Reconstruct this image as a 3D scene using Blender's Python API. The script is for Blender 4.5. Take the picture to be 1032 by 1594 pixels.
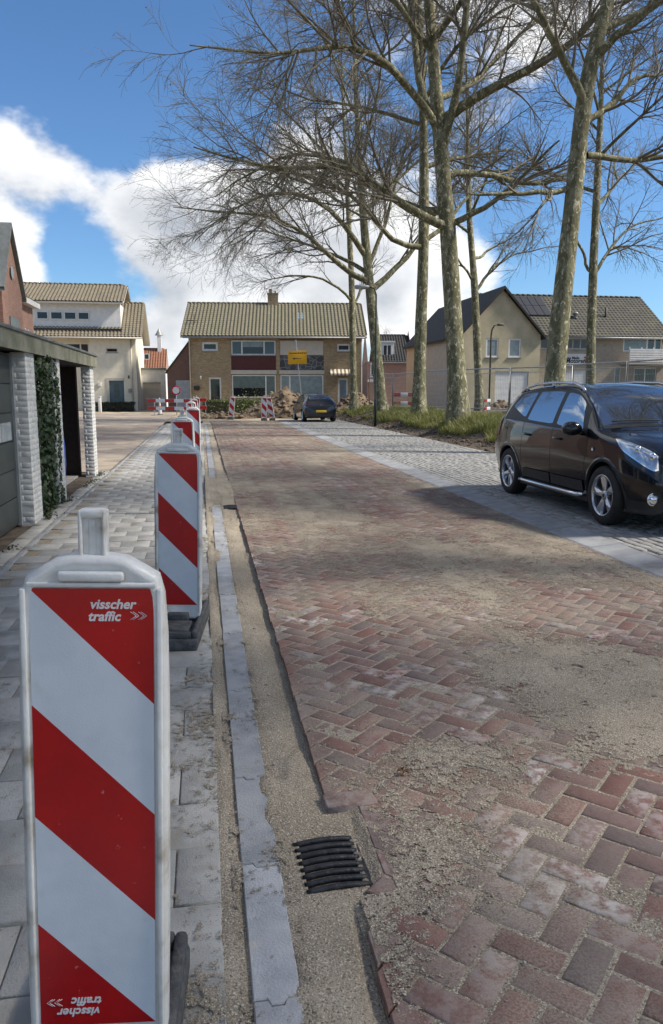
import bpy, bmesh, math, random
import numpy as np
from mathutils import Vector, Matrix
random.seed(7); RNG = np.random.default_rng(7)
for o in list(bpy.data.objects): bpy.data.objects.remove(o)
SC = bpy.context.scene; COL = SC.collection
R = math.radians
# ------------------------------------------------------------------ camera
F, CX, CY, CAMH = 1180.0, 516.0, 797.0, 1.6
PITCH = math.atan(189 / F)
YAW = math.atan((516 - 314) / F / math.sqrt(1 + (189 / F) ** 2))
cam = bpy.data.cameras.new('camera'); camo = bpy.data.objects.new('camera', cam); COL.objects.link(camo)
camo.location = (0, 0, CAMH); camo.rotation_euler = (math.pi / 2 - PITCH, 0, -YAW)
cam.sensor_fit = 'HORIZONTAL'; cam.sensor_width = 36; cam.lens = 36 * F / 1032
cam.clip_start = 0.05; cam.clip_end = 2000
SC.camera = camo
FWD = np.array([math.sin(YAW) * math.cos(PITCH), math.cos(YAW) * math.cos(PITCH), -math.sin(PITCH)])
RGT = np.array([math.cos(YAW), -math.sin(YAW), 0.0]); UPV = np.cross(RGT, FWD); EYE = np.array([0, 0, CAMH])
def ray(x, y): return FWD + RGT * (x - CX) / F - UPV * (y - CY) / F
def gp(x, y, z=0.0):
    d = ray(x, y); return EYE + d * ((z - CAMH) / d[2])
def atd(x, y, D): return EYE + ray(x, y) * D
# ------------------------------------------------------------------ sky, sun, exposure
SUN_EL, SUN_AZ = R(43), R(-11)            # horizontal direction towards the sun, angle from +X
sdir = Vector((math.cos(SUN_EL) * math.cos(SUN_AZ), math.cos(SUN_EL) * math.sin(SUN_AZ), math.sin(SUN_EL)))
SKY_STRENGTH, SUN_STRENGTH = 0.05, 2.7
w = bpy.data.worlds.new('World'); SC.world = w; w.use_nodes = True
nt = w.node_tree; nt.nodes.clear()
def N(t, typ, **kw):
    n = t.nodes.new(typ)
    for k, v in kw.items(): setattr(n, k, v)
    return n
def math_(t, op, a, b=None, clamp=False):
    n = N(t, 'ShaderNodeMath', operation=op, use_clamp=clamp)
    for i, v in enumerate((a, b)):
        if v is None: continue
        if isinstance(v, (int, float)): n.inputs[i].default_value = v
        else: t.links.new(v, n.inputs[i])
    return n.outputs[0]
def mixc(t, fac, a, b, typ='MIX'):
    n = N(t, 'ShaderNodeMix', data_type='RGBA', blend_type=typ)
    for i, v in ((0, fac), (6, a), (7, b)):
        if isinstance(v, (int, float)): n.inputs[i].default_value = v
        elif isinstance(v, tuple): n.inputs[i].default_value = (*v, 1) if len(v) == 3 else v
        else: t.links.new(v, n.inputs[i])
    return n.outputs[2]
sky = N(nt, 'ShaderNodeTexSky', sky_type='NISHITA', sun_disc=False)
sky.sun_elevation = SUN_EL; sky.sun_rotation = math.atan2(sdir.x, sdir.y)
sky.altitude = 0; sky.air_density = 1.0; sky.dust_density = 0.1; sky.ozone_density = 4.0
tc = N(nt, 'ShaderNodeTexCoord')
# clouds: low and high frequency noise on the view direction plus broad heaps and gaps; lit by comparing with a sample shifted to the sun
P_ = tc.outputs['Generated']
mp = N(nt, 'ShaderNodeMapping'); mp.inputs['Scale'].default_value = (1, 1, 1.5); mp.inputs['Location'].default_value = (3.3, 1.7, 0.4); nt.links.new(P_, mp.inputs[0])
sh = N(nt, 'ShaderNodeVectorMath', operation='ADD'); nt.links.new(mp.outputs[0], sh.inputs[0]); sh.inputs[1].default_value = (0.030, -0.006, 0.045)
def wn(vec, scale, det):
    n = N(nt, 'ShaderNodeTexNoise'); n.inputs['Scale'].default_value = scale; n.inputs['Detail'].default_value = det; n.inputs['Roughness'].default_value = .6; nt.links.new(vec, n.inputs['Vector']); return n.outputs[0]
na = wn(mp.outputs[0], 7.5, 5); nb = wn(sh.outputs[0], 7.5, 2.5); nc = wn(mp.outputs[0], 2.3, 0)
dens = math_(nt, 'ADD', math_(nt, 'MULTIPLY', math_(nt, 'SUBTRACT', nc, 0.36), 1.2), math_(nt, 'MULTIPLY', math_(nt, 'SUBTRACT', na, 0.5), 1.6))
# (pixel x, y, radius, weight): where the heaps of cloud and the blue gaps stand in the sky
def heap_(bx, by, br, wt):
    d = ray(bx, by); d = d / np.linalg.norm(d)
    v = N(nt, 'ShaderNodeVectorMath', operation='DISTANCE'); nt.links.new(P_, v.inputs[0]); v.inputs[1].default_value = tuple(d)
    m = N(nt, 'ShaderNodeMapRange', interpolation_type='SMOOTHSTEP'); nt.links.new(v.outputs['Value'], m.inputs[0])
    m.inputs[1].default_value = 0; m.inputs[2].default_value = br; m.inputs[3].default_value = wt; m.inputs[4].default_value = 0
    return m.outputs[0]
for q_ in [(40, 258, .13, .95), (240, 330, .15, .75), (430, 350, .20, .40), (640, 350, .20, .35), (640, 20, .26, .32), (860, 60, .2, .3), (245, 525, .06, .5), (40, 395, .06, .45),
           (120, 60, .24, -.85), (350, 150, .16, -.5), (600, 230, .12, -.35), (900, 280, .24, -.55), (100, 360, .08, -.5), (170, 440, .12, -.45), (175, 225, .06, -.35), (960, 470, .18, -.6)]:
    dens = math_(nt, 'ADD', dens, heap_(*q_))
under = math_(nt, 'ADD', math_(nt, 'ADD', heap_(250, 400, .17, .62), heap_(70, 300, .08, .4)), heap_(520, 420, .2, .45))      # shaded cloud bases
mr = N(nt, 'ShaderNodeMapRange', interpolation_type='SMOOTHSTEP'); nt.links.new(dens, mr.inputs[0]); mr.inputs[1].default_value = 0.12; mr.inputs[2].default_value = 0.50
thick = N(nt, 'ShaderNodeMapRange', interpolation_type='SMOOTHSTEP'); nt.links.new(dens, thick.inputs[0]); thick.inputs[1].default_value = .35; thick.inputs[2].default_value = 1.5; thick.inputs[3].default_value = 1.0; thick.inputs[4].default_value = .55
lit = math_(nt, 'ADD', math_(nt, 'SUBTRACT', thick.outputs[0], under), math_(nt, 'MULTIPLY', math_(nt, 'SUBTRACT', na, nb), 2.2), True)
CLOUD = 0.45 / SKY_STRENGTH
ccol = mixc(nt, lit, (0.42 * CLOUD, 0.45 * CLOUD, 0.50 * CLOUD), (1.0 * CLOUD, 1.0 * CLOUD, 1.0 * CLOUD))
skyc = mixc(nt, 1.0, sky.outputs[0], (0.74, 0.95, 1.12), 'MULTIPLY')
wcol = mixc(nt, math_(nt, 'MULTIPLY', mr.outputs[0], 0.96), skyc, ccol)
bg = N(nt, 'ShaderNodeBackground'); bg.inputs[1].default_value = SKY_STRENGTH; nt.links.new(wcol, bg.inputs[0])
wo = N(nt, 'ShaderNodeOutputWorld'); nt.links.new(bg.outputs[0], wo.inputs[0])
sl = bpy.data.lights.new('sun', 'SUN'); so = bpy.data.objects.new('sun', sl); COL.objects.link(so)
sl.energy = SUN_STRENGTH; sl.angle = R(7); sl.color = (1.0, 0.93, 0.82)
so.rotation_euler = sdir.to_track_quat('Z', 'Y').to_euler(); so.location = (20, -10, 30)
SC.view_settings.view_transform = 'Standard'; SC.view_settings.look = 'None'; SC.view_settings.gamma = 1
SC.view_settings.exposure = 1.4
SC.render.engine = 'CYCLES'
try:
    SC.cycles.use_denoising = True; SC.cycles.max_bounces = 4; SC.cycles.diffuse_bounces = 3; SC.cycles.glossy_bounces = 2; SC.cycles.transparent_max_bounces = 4; SC.cycles.caustics_reflective = False; SC.cycles.caustics_refractive = False
except Exception: pass

# ------------------------------------------------------------------ helpers
_tab = np.random.default_rng(3).random((256, 256))
def vnoise(x, y):
    x = np.asarray(x, float); y = np.asarray(y, float)
    xi = np.floor(x).astype(int); yi = np.floor(y).astype(int); fx = x - xi; fy = y - yi
    fx = fx * fx * (3 - 2 * fx); fy = fy * fy * (3 - 2 * fy)
    a = _tab[xi & 255, yi & 255]; b = _tab[(xi + 1) & 255, yi & 255]; c = _tab[xi & 255, (yi + 1) & 255]; d = _tab[(xi + 1) & 255, (yi + 1) & 255]
    return (a * (1 - fx) + b * fx) * (1 - fy) + (c * (1 - fx) + d * fx) * fy
def fbm(x, y, o=4, r=.5):
    s = 0; a = 1; t = 0
    for i in range(o):
        s = s + a * vnoise(np.asarray(x) * 2 ** i + 17.3 * i, np.asarray(y) * 2 ** i + 9.1 * i); t += a; a *= r
    return s / t
def sstep(a, b, x):
    t = np.clip((np.asarray(x, float) - a) / (b - a), 0, 1); return t * t * (3 - 2 * t)
def mesh_np(name, verts, faces, attr=None, smooth=False, mats=None, mi=None):
    """verts (n,3) array, faces (m,k) array with constant k"""
    me = bpy.data.meshes.new(name); verts = np.asarray(verts, np.float32); faces = np.asarray(faces, np.int32)
    n, k = faces.shape
    me.vertices.add(len(verts)); me.vertices.foreach_set('co', verts.ravel())
    me.loops.add(n * k); me.loops.foreach_set('vertex_index', faces.ravel())
    me.polygons.add(n); me.polygons.foreach_set('loop_start', np.arange(0, n * k, k, dtype=np.int32))
    try: me.polygons.foreach_set('loop_total', np.full(n, k, np.int32))
    except Exception: pass
    if smooth: me.polygons.foreach_set('use_smooth', np.ones(n, bool))
    if mi is not None: me.polygons.foreach_set('material_index', np.asarray(mi, np.int32))
    if attr is not None:
        a = me.attributes.new('rnd', 'FLOAT', 'POINT'); a.data.foreach_set('value', np.asarray(attr, np.float32))
    for m in (mats or []): me.materials.append(m)
    me.update(calc_edges=True)
    return me
def link(name, me, parent=None, loc=None, rot=None, kind=None):
    o = bpy.data.objects.new(name, me); COL.objects.link(o)
    if parent is not None: o.parent = parent
    if loc is not None: o.location = loc
    if rot is not None: o.rotation_euler = rot
    if kind: o['kind'] = kind
    return o
def tag(o, label, cat, group=None):
    o['label'] = label; o['category'] = cat
    if group: o['group'] = group
    return o
def thing(name, label, cat, loc=(0, 0, 0), rz=0, group=None):
    o = bpy.data.objects.new(name, None); COL.objects.link(o); o.empty_display_size = .1
    o.location = loc; o.rotation_euler = (0, 0, rz); return tag(o, label, cat, group)
def copy_tree(o, parent=None):
    c = o.copy(); COL.objects.link(c); c.parent = parent
    for ch in list(o.children): copy_tree(ch, c)
    return c
class MB:
    def __init__(s): s.v = []; s.f = []; s.m = []; s.sm = []
    def add(s, vs, fs, mi=0, smooth=False):
        b = len(s.v); s.v += [tuple(map(float, p)) for p in vs]
        for f in fs: s.f.append(tuple(b + i for i in f)); s.m.append(mi); s.sm.append(smooth)
        return s
    def box(s, x0, x1, y0, y1, z0, z1, mi=0, bev=0.0):
        if bev <= 0:
            vs = [(x, y, z) for z in (z0, z1) for y in (y0, y1) for x in (x0, x1)]
            return s.add(vs, [(0, 2, 3, 1), (4, 5, 7, 6), (0, 1, 5, 4), (2, 6, 7, 3), (0, 4, 6, 2), (1, 3, 7, 5)], mi)
        bm = bmesh.new(); bmesh.ops.create_cube(bm, size=1)
        for v in bm.verts: v.co = Vector(((x0 + x1) / 2 + v.co.x * (x1 - x0), (y0 + y1) / 2 + v.co.y * (y1 - y0), (z0 + z1) / 2 + v.co.z * (z1 - z0)))
        bmesh.ops.bevel(bm, geom=bm.edges[:], offset=bev, segments=2, affect='EDGES', profile=.5)
        s.bm(bm, mi, True); bm.free(); return s
    def bm(s, bm, mi=0, smooth=False):
        bm.verts.index_update(); return s.add([v.co for v in bm.verts], [[v.index for v in f.verts] for f in bm.faces], mi, smooth)
    def tube(s, pts, rad, n=8, mi=0, cap=True, smooth=True):
        pts = [Vector(p) for p in pts]; k = len(pts)
        if not hasattr(rad, '__len__'): rad = [rad] * k
        vs = []; ref = None
        for i, p in enumerate(pts):
            t = (pts[min(i + 1, k - 1)] - pts[max(i - 1, 0)]).normalized()
            if ref is None: ref = Vector((0, 0, 1)) if abs(t.z) < .9 else Vector((1, 0, 0))
            u = (ref - t * ref.dot(t)).normalized(); v = t.cross(u); ref = u
            for j in range(n):
                a = 2 * math.pi * j / n; vs.append(p + (u * math.cos(a) + v * math.sin(a)) * rad[i])
        fs = [(i * n + j, i * n + (j + 1) % n, (i + 1) * n + (j + 1) % n, (i + 1) * n + j) for i in range(k - 1) for j in range(n)]
        s.add(vs, fs, mi, smooth)
        if cap:
            b = len(s.v) - k * n
            s.f.append(tuple(b + j for j in reversed(range(n)))); s.m.append(mi); s.sm.append(False)
            s.f.append(tuple(b + (k - 1) * n + j for j in range(n))); s.m.append(mi); s.sm.append(False)
        return s
    def lathe(s, prof, n=24, axis='x', c=(0, 0, 0), mi=0, closed=False):
        """prof: list of (a, r): position along axis, radius"""
        vs = []; k = len(prof)
        for (a, r) in prof:
            for j in range(n):
                t = 2 * math.pi * j / n; p = (a, r * math.cos(t), r * math.sin(t)) if axis == 'x' else ((r * math.cos(t), a, r * math.sin(t)) if axis == 'y' else (r * math.cos(t), r * math.sin(t), a))
                vs.append((c[0] + p[0], c[1] + p[1], c[2] + p[2]))
        kk = k if closed else k - 1
        fs = [(i * n + j, i * n + (j + 1) % n, ((i + 1) % k) * n + (j + 1) % n, ((i + 1) % k) * n + j) for i in range(kk) for j in range(n)]
        return s.add(vs, fs, mi, True)
    def prism(s, poly, y0, y1, mi=0):
        """poly in (x,z), extruded along y"""
        n = len(poly); vs = [(x, y0, z) for x, z in poly] + [(x, y1, z) for x, z in poly]
        return s.add(vs, [tuple(range(n)), tuple(reversed(range(n, 2 * n)))] + [(i, i + n, (i + 1) % n + n, (i + 1) % n) for i in range(n)], mi)
    def quad(s, a, b, c, d, mi=0): return s.add([a, b, c, d], [(0, 1, 2, 3)], mi)
    def mesh(s, name, mats, fix=True):
        me = bpy.data.meshes.new(name); me.from_pydata(s.v, [], s.f)
        me.polygons.foreach_set('material_index', s.m); me.polygons.foreach_set('use_smooth', s.sm)
        for m in (mats if isinstance(mats, (list, tuple)) else [mats]): me.materials.append(m)
        if fix:
            bm = bmesh.new(); bm.from_mesh(me); bmesh.ops.recalc_face_normals(bm, faces=bm.faces[:]); bm.to_mesh(me); bm.free()
        me.update(); return me
    def build(s, name, mats, parent=None, loc=None, rot=None, kind=None, fix=True):
        return link(name, s.mesh(name, mats, fix), parent, loc, rot, kind)
def grid_mesh(name, X, Y, Z, mat, smooth=True):
    ny, nx = X.shape; v = np.stack([X, Y, Z], -1).reshape(-1, 3)
    i = np.arange(ny - 1)[:, None] * nx + np.arange(nx - 1)[None]; i = i.ravel()
    return mesh_np(name, v, np.stack([i, i + 1, i + 1 + nx, i + nx], 1), smooth=smooth, mats=[mat])

# ------------------------------------------------------------------ materials
def newmat(name):
    m = bpy.data.materials.new(name); m.use_nodes = True; t = m.node_tree; t.nodes.clear()
    b = N(t, 'ShaderNodeBsdfPrincipled'); o = N(t, 'ShaderNodeOutputMaterial'); t.links.new(b.outputs[0], o.inputs[0])
    return m, t, b
def noise(t, scale, detail=4, rough=.55, vec=None, dist=0):
    n = N(t, 'ShaderNodeTexNoise'); n.inputs['Scale'].default_value = scale; n.inputs['Detail'].default_value = detail; n.inputs['Roughness'].default_value = rough; n.inputs['Distortion'].default_value = dist
    if vec is not None: t.links.new(vec, n.inputs['Vector'])
    return n.outputs[0]
def ramp(t, fac, lo, hi, a=0.0, b=1.0, smooth=True):
    m = N(t, 'ShaderNodeMapRange', interpolation_type='SMOOTHSTEP' if smooth else 'LINEAR'); t.links.new(fac, m.inputs[0])
    m.inputs[1].default_value = lo; m.inputs[2].default_value = hi; m.inputs[3].default_value = a; m.inputs[4].default_value = b
    return m.outputs[0]
def bump(t, b, h, strength, dist=.01):
    n = N(t, 'ShaderNodeBump'); n.inputs['Strength'].default_value = strength; n.inputs['Distance'].default_value = dist
    t.links.new(h, n.inputs['Height']); t.links.new(n.outputs[0], b.inputs['Normal'])
def pos(t): return N(t, 'ShaderNodeNewGeometry').outputs['Position']
def objc(t): return N(t, 'ShaderNodeTexCoord').outputs['Object']
def rnd(t):
    a = N(t, 'ShaderNodeAttribute', attribute_name='rnd'); o = N(t, 'ShaderNodeObjectInfo')
    return math_(t, 'FRACT', math_(t, 'ADD', a.outputs['Fac'], o.outputs['Random']))
def pm(name, c1, c2=None, scale=6, rough=.8, bmp=0, bscale=40, rv=0, metallic=0, spec=.5, coat=0, lo=.35, hi=.65, vec='pos', c3=None, s3=1.5, l3=.5, h3=.7):
    m, t, b = newmat(name); p = pos(t) if vec == 'pos' else objc(t)
    col = c1
    if c2 is not None: col = mixc(t, ramp(t, noise(t, scale, 3, .6, p), lo, hi), c1, c2)
    if c3 is not None: col = mixc(t, ramp(t, noise(t, s3, 4, .6, p), l3, h3), col, c3)
    if rv:
        v = math_(t, 'ADD', math_(t, 'MULTIPLY', rnd(t), 2 * rv), 1 - rv)
        cc = N(t, 'ShaderNodeCombineColor')
        for i in range(3): t.links.new(v, cc.inputs[i])
        col = mixc(t, 1.0, col, cc.outputs[0], 'MULTIPLY')
    if isinstance(col, tuple): b.inputs['Base Color'].default_value = (*col, 1)
    else: t.links.new(col, b.inputs['Base Color'])
    b.inputs['Roughness'].default_value = rough; b.inputs['Metallic'].default_value = metallic
    b.inputs['Specular IOR Level'].default_value = spec; b.inputs['Coat Weight'].default_value = coat; b.inputs['Coat Roughness'].default_value = .03
    if bmp: bump(t, b, noise(t, bscale, 2, .65, p), bmp, .01)
    return m
SANDC = (0.345, 0.298, 0.232)
def sand_mat(name, c1=SANDC, c2=(0.255, 0.22, 0.17)):
    m, t, b = newmat(name); p = pos(t)
    col = mixc(t, ramp(t, noise(t, 2.2, 3, .6, p), .35, .65), c1, c2)
    g = noise(t, 150, 2, .75, p)
    col = mixc(t, ramp(t, g, .56, .66), col, (0.60, 0.53, 0.43)); col = mixc(t, ramp(t, g, .44, .34), col, (0.12, 0.095, 0.07))
    g2 = noise(t, 75, 2, .7, p); col = mixc(t, ramp(t, g2, .62, .72, 0, .6), col, (0.50, 0.44, 0.35)); col = mixc(t, ramp(t, g2, .38, .28, 0, .55), col, (0.17, 0.135, 0.10))
    t.links.new(col, b.inputs['Base Color']); b.inputs['Roughness'].default_value = .95; b.inputs['Specular IOR Level'].default_value = .2
    h = math_(t, 'ADD', math_(t, 'MULTIPLY', g, .5), math_(t, 'ADD', g2, math_(t, 'MULTIPLY', noise(t, 22, 2, .6, p), 1.2)))
    bump(t, b, h, .8, .008); return m
M = {}
M['sand'] = sand_mat('sand')
M['sandfar'] = pm('site_sand', (0.42, 0.35, 0.25), (0.30, 0.245, 0.17), .9, .95, .5, 14, c3=(0.18, .14, .10), s3=.35, l3=.48, h3=.68)
M['soil'] = pm('dark_soil', (0.055, 0.042, 0.03), (0.11, 0.085, 0.06), 5, .95, 1.0, 14)
M['dirt'] = pm('dug_earth', (0.12, 0.085, 0.055), (0.21, 0.155, 0.10), 2.5, .95, 1.0, 9, c3=(.07, .05, .035), s3=4, l3=.5, h3=.75)
def brick_pav():
    m, t, b = newmat('red_paving_brick'); p = pos(t); r = rnd(t)
    cr = N(t, 'ShaderNodeValToRGB'); t.links.new(r, cr.inputs[0]); e = cr.color_ramp.elements
    e[0].position = 0; e[0].color = (0.165, 0.078, 0.068, 1); e[1].position = 1; e[1].color = (0.19, 0.135, 0.12, 1)
    for q, c in ((.3, (0.215, 0.097, 0.08)), (.55, (0.17, 0.098, 0.088)), (.75, (0.20, 0.13, 0.118)), (.9, (0.155, .125, .12))):
        k = e.new(q); k.color = (*c, 1)
    col = cr.outputs[0]
    col = mixc(t, ramp(t, noise(t, 38, 3, .65, p), .35, .7, 0, .45), col, (0.13, 0.08, 0.07))
    # pale bloom on single bricks
    r2 = math_(t, 'FRACT', math_(t, 'MULTIPLY', r, 17.31)); blo = ramp(t, r2, .45, 1.0, 0, .72)
    blo = math_(t, 'MULTIPLY', blo, ramp(t, noise(t, 16, 3, .7, p), .38, .62))
    blo = math_(t, 'MULTIPLY', blo, ramp(t, noise(t, 1.1, 3, .5, p), .40, .62, .25, 1.15))
    col = mixc(t, blo, col, (0.54, 0.52, 0.505))
    # sand dust
    du = math_(t, 'MULTIPLY', ramp(t, noise(t, 1.5, 4, .62, p), .36, .66, .08, .85), ramp(t, noise(t, 120, 2, .75, p), .36, .62, .2, 1.0))
    col = mixc(t, du, col, (0.345, 0.298, 0.235))
    t.links.new(col, b.inputs['Base Color']); b.inputs['Roughness'].default_value = .88; b.inputs['Specular IOR Level'].default_value = .3
    bump(t, b, math_(t, 'ADD', noise(t, 60, 3, .7, p), math_(t, 'MULTIPLY', noise(t, 190, 2, .7, p), .6)), .5, .006); return m
M['pbrick'] = brick_pav()
M['tile'] = pm('grey_concrete_tile', (0.33, 0.325, 0.305), (0.42, 0.41, 0.385), 4.5, .85, .35, 130, rv=.06, c3=(0.28, .255, .215), s3=2.6, l3=.52, h3=.74)
M['tilejoint'] = sand_mat('joint_sand', (0.34, 0.285, 0.21), (0.22, .18, .135))
M['gutter'] = pm('blue_grey_gutter_concrete', (0.29, 0.305, 0.325), (0.39, 0.40, 0.415), 5, .8, .4, 110, rv=.2, c3=(0.45, .41, .34), s3=7, l3=.58, h3=.75)
M['kerb'] = pm('grey_kerb_concrete', (0.25, 0.258, 0.268), (0.33, 0.335, 0.34), 3.5, .85, .35, 100, rv=.1, c3=(.22, .195, .16), s3=2.2, l3=.52, h3=.7)
M['park'] = pm('parking_paver', (0.23, 0.225, 0.213), (0.32, 0.315, 0.30), 6, .85, .4, 90, rv=.12)
M['parkjoint'] = pm('parking_joint', (0.035, 0.032, 0.025), (0.06, .055, .042), 12, .95, .5, 60)
M['iron'] = pm('cast_iron', (0.022, 0.023, 0.026), (0.045, 0.045, 0.048), 30, .5, .4, 80, metallic=.4)
M['white_plastic'] = pm('white_plastic', (0.72, 0.72, 0.70), (0.60, 0.585, 0.55), 9, .42, .15, 60, vec='obj', c3=(0.30, 0.26, 0.19), s3=9, l3=.52, h3=.78)
M['white_sheet'] = pm('white_reflective_sheet', (0.66, 0.71, 0.76), (0.60, 0.65, 0.70), 7, .28, .05, 260, vec='obj', spec=.6, c3=(.47, .48, .48), s3=6, l3=.58, h3=.85)
M['red_sheet'] = pm('red_reflective_sheet', (0.47, 0.006, 0.008), (0.38, 0.005, 0.008), 6, .28, .05, 260, vec='obj', spec=.5, c3=(.56, .16, .15), s3=34, l3=.66, h3=.72)
M['print'] = pm('white_print', (0.75, 0.72, 0.72), rough=.4)
M['rubber'] = pm('recycled_rubber', (0.055, 0.056, 0.058), (0.10, 0.10, 0.10), 18, .8, .7, 45, vec='obj', c3=(.20, .18, .15), s3=6, l3=.6, h3=.8)
M['wbrick'] = pm('white_painted_brick', (0.60, 0.60, 0.58), (0.50, 0.495, 0.47), 5, .8, .5, 60, rv=.06, c3=(.33, .32, .29), s3=3, l3=.6, h3=.85)
M['wmortar'] = pm('white_painted_mortar', (0.58, 0.575, 0.555), (0.50, .49, .47), 8, .9, .5, 60)
M['fascia'] = pm('weathered_fascia', (0.26, 0.25, 0.19), (0.15, 0.155, 0.10), 2.4, .9, .5, 30, c3=(.28, .27, .23), s3=5, l3=.55, h3=.75)
M['roofing'] = pm('roofing_felt', (0.13, .13, .125), (.2, .2, .19), 3, .9, .4, 50)
M['gdoor'] = pm('grey_green_garage_door', (0.034, 0.041, 0.037), (0.05, 0.057, 0.052), 2, .5, .1, 40)
M['alu'] = pm('pale_metal', (0.42, .44, .46), (.35, .37, .39), 5, .4, 0, metallic=.5)
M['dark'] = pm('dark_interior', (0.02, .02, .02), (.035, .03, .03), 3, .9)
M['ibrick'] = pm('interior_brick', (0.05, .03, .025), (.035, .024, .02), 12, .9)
M['blue'] = pm('blue_plastic', (0.01, .05, .32), (.01, .04, .25), 5, .4)
M['grass'] = None
def leafmat(name, ca, cb, cc, trans=.25):
    m, t, b = newmat(name); a = N(t, 'ShaderNodeAttribute', attribute_name='rnd'); cr = N(t, 'ShaderNodeValToRGB'); t.links.new(a.outputs['Fac'], cr.inputs[0])
    e = cr.color_ramp.elements; e[0].color = (*ca, 1); e[1].color = (*cc, 1); k = e.new(.5); k.color = (*cb, 1)
    t.links.new(cr.outputs[0], b.inputs['Base Color']); b.inputs['Roughness'].default_value = .55; b.inputs['Subsurface Weight'].default_value = 0
    tr = N(t, 'ShaderNodeBsdfTranslucent'); t.links.new(cr.outputs[0], tr.inputs[0]); mx = N(t, 'ShaderNodeMixShader'); mx.inputs[0].default_value = trans
    t.links.new(b.outputs[0], mx.inputs[1]); t.links.new(tr.outputs[0], mx.inputs[2]); t.links.new(mx.outputs[0], [n for n in t.nodes if n.type == 'OUTPUT_MATERIAL'][0].inputs[0]); return m
M['grass'] = leafmat('verge_grass', (0.09, 0.115, 0.025), (0.175, 0.19, 0.045), (0.31, 0.275, 0.11))
M['ivy'] = leafmat('ivy_leaf', (0.012, 0.028, 0.008), (0.028, 0.055, 0.014), (0.075, 0.085, 0.03), .1)
M['hedge'] = leafmat('hedge_leaf', (0.03, 0.05, 0.01), (0.085, 0.11, 0.025), (0.17, 0.18, 0.05))
M['hedge2'] = leafmat('dark_hedge_leaf', (0.012, 0.022, 0.006), (0.03, 0.045, 0.012), (0.05, 0.07, 0.02))
def bark():
    m, t, b = newmat('plane_bark'); p = pos(t)
    mpn = N(t, 'ShaderNodeMapping'); mpn.inputs['Scale'].default_value = (1.7, 1.7, .9); t.links.new(p, mpn.inputs[0]); v = mpn.outputs[0]
    col = mixc(t, ramp(t, noise(t, 3.2, 5, .6, v, .6), .42, .56), (0.20, 0.19, 0.12), (0.115, 0.11, 0.062))
    col = mixc(t, ramp(t, noise(t, 5.5, 4, .65, v, .8), .56, .62), col, (0.46, 0.43, 0.31))
    col = mixc(t, ramp(t, noise(t, 9, 4, .6, v, .5), .58, .68), col, (0.09, 0.08, 0.045))
    t.links.new(col, b.inputs['Base Color']); b.inputs['Roughness'].default_value = .9; b.inputs['Specular IOR Level'].default_value = .2
    bump(t, b, math_(t, 'ADD', noise(t, 5.5, 4, .65, v, .8), math_(t, 'MULTIPLY', noise(t, 26, 4, .6, v), .4)), .8, .04); return m
M['bark'] = bark()
M['twig'] = pm('twig_bark', (0.125, 0.11, 0.08), (0.19, 0.17, 0.125), 4, .9)
M['ball'] = pm('seed_ball', (0.035, .025, .015), rough=.9)
def wallbrick(name, ca, cb, mort, bw=.22, bh=.065, var=None):
    m, t, b = newmat(name); o = objc(t); sx = N(t, 'ShaderNodeSeparateXYZ'); t.links.new(o, sx.inputs[0]); cv = N(t, 'ShaderNodeCombineXYZ')
    t.links.new(math_(t, 'ADD', sx.outputs[0], sx.outputs[1]), cv.inputs[0]); t.links.new(sx.outputs[2], cv.inputs[1])
    br = N(t, 'ShaderNodeTexBrick'); t.links.new(cv.outputs[0], br.inputs['Vector']); br.inputs['Scale'].default_value = 1
    br.inputs['Brick Width'].default_value = bw; br.inputs['Row Height'].default_value = bh; br.inputs['Mortar Size'].default_value = .006
    br.inputs['Color1'].default_value = (*ca, 1); br.inputs['Color2'].default_value = (*cb, 1); br.inputs['Mortar'].default_value = (*mort, 1)
    col = mixc(t, ramp(t, noise(t, 4.0, 6, .7, o), .35, .7, 0, .55), br.outputs[0], var or tuple(c * .6 for c in ca))
    col = mixc(t, ramp(t, noise(t, 14.0, 4, .7, o), .45, .7, 0, .4), col, tuple(min(1, c * 1.5) for c in ca))
    t.links.new(col, b.inputs['Base Color']); b.inputs['Roughness'].default_value = .9
    bump(t, b, br.outputs['Fac'], -.4, .006); return m
M['ybrick'] = wallbrick('yellow_brown_brick', (0.42, 0.31, 0.175), (0.22, 0.15, 0.085), (0.34, .30, .23))
M['rbrick'] = wallbrick('red_brown_brick', (0.36, 0.195, 0.14), (0.29, 0.155, 0.115), (0.36, .31, .27))
M['dbrick'] = wallbrick('dark_red_brick', (0.23, 0.125, 0.095), (0.18, 0.10, 0.08), (0.24, .20, .17))
M['gbrick'] = wallbrick('grey_beige_brick', (0.42, 0.35, 0.265), (0.36, 0.30, 0.225), (0.36, .32, .26), .21, .06)
M['cream'] = pm('cream_painted_brick', (0.76, 0.70, 0.56), (0.69, 0.635, 0.51), 3, .85, .6, 18, vec='obj', c3=(.58, .53, .43), s3=1.2, l3=.55, h3=.8)
M['render'] = pm('pinkish_render', (0.56, 0.45, 0.355), (0.50, 0.40, 0.315), 2, .9, .3, 40, vec='obj')
M['gablebr'] = pm('stained_beige_brick', (0.54, 0.46, 0.315), (0.44, 0.39, 0.26), 1.1, .9, .3, 60, vec='obj', c3=(.34, .325, .20), s3=.6, l3=.5, h3=.75)
def rooftile(name, ca, cb, moss):
    m, t, b = newmat(name); o = objc(t)
    col = mixc(t, ramp(t, noise(t, 5, 5, .7, o), .35, .65), ca, cb); col = mixc(t, ramp(t, noise(t, 1.3, 6, .7, o), .48, .70, 0, .8), col, moss)
    t.links.new(col, b.inputs['Base Color']); b.inputs['Roughness'].default_value = .85; bump(t, b, noise(t, 30, 4, .7, o), .4, .01); return m
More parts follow.
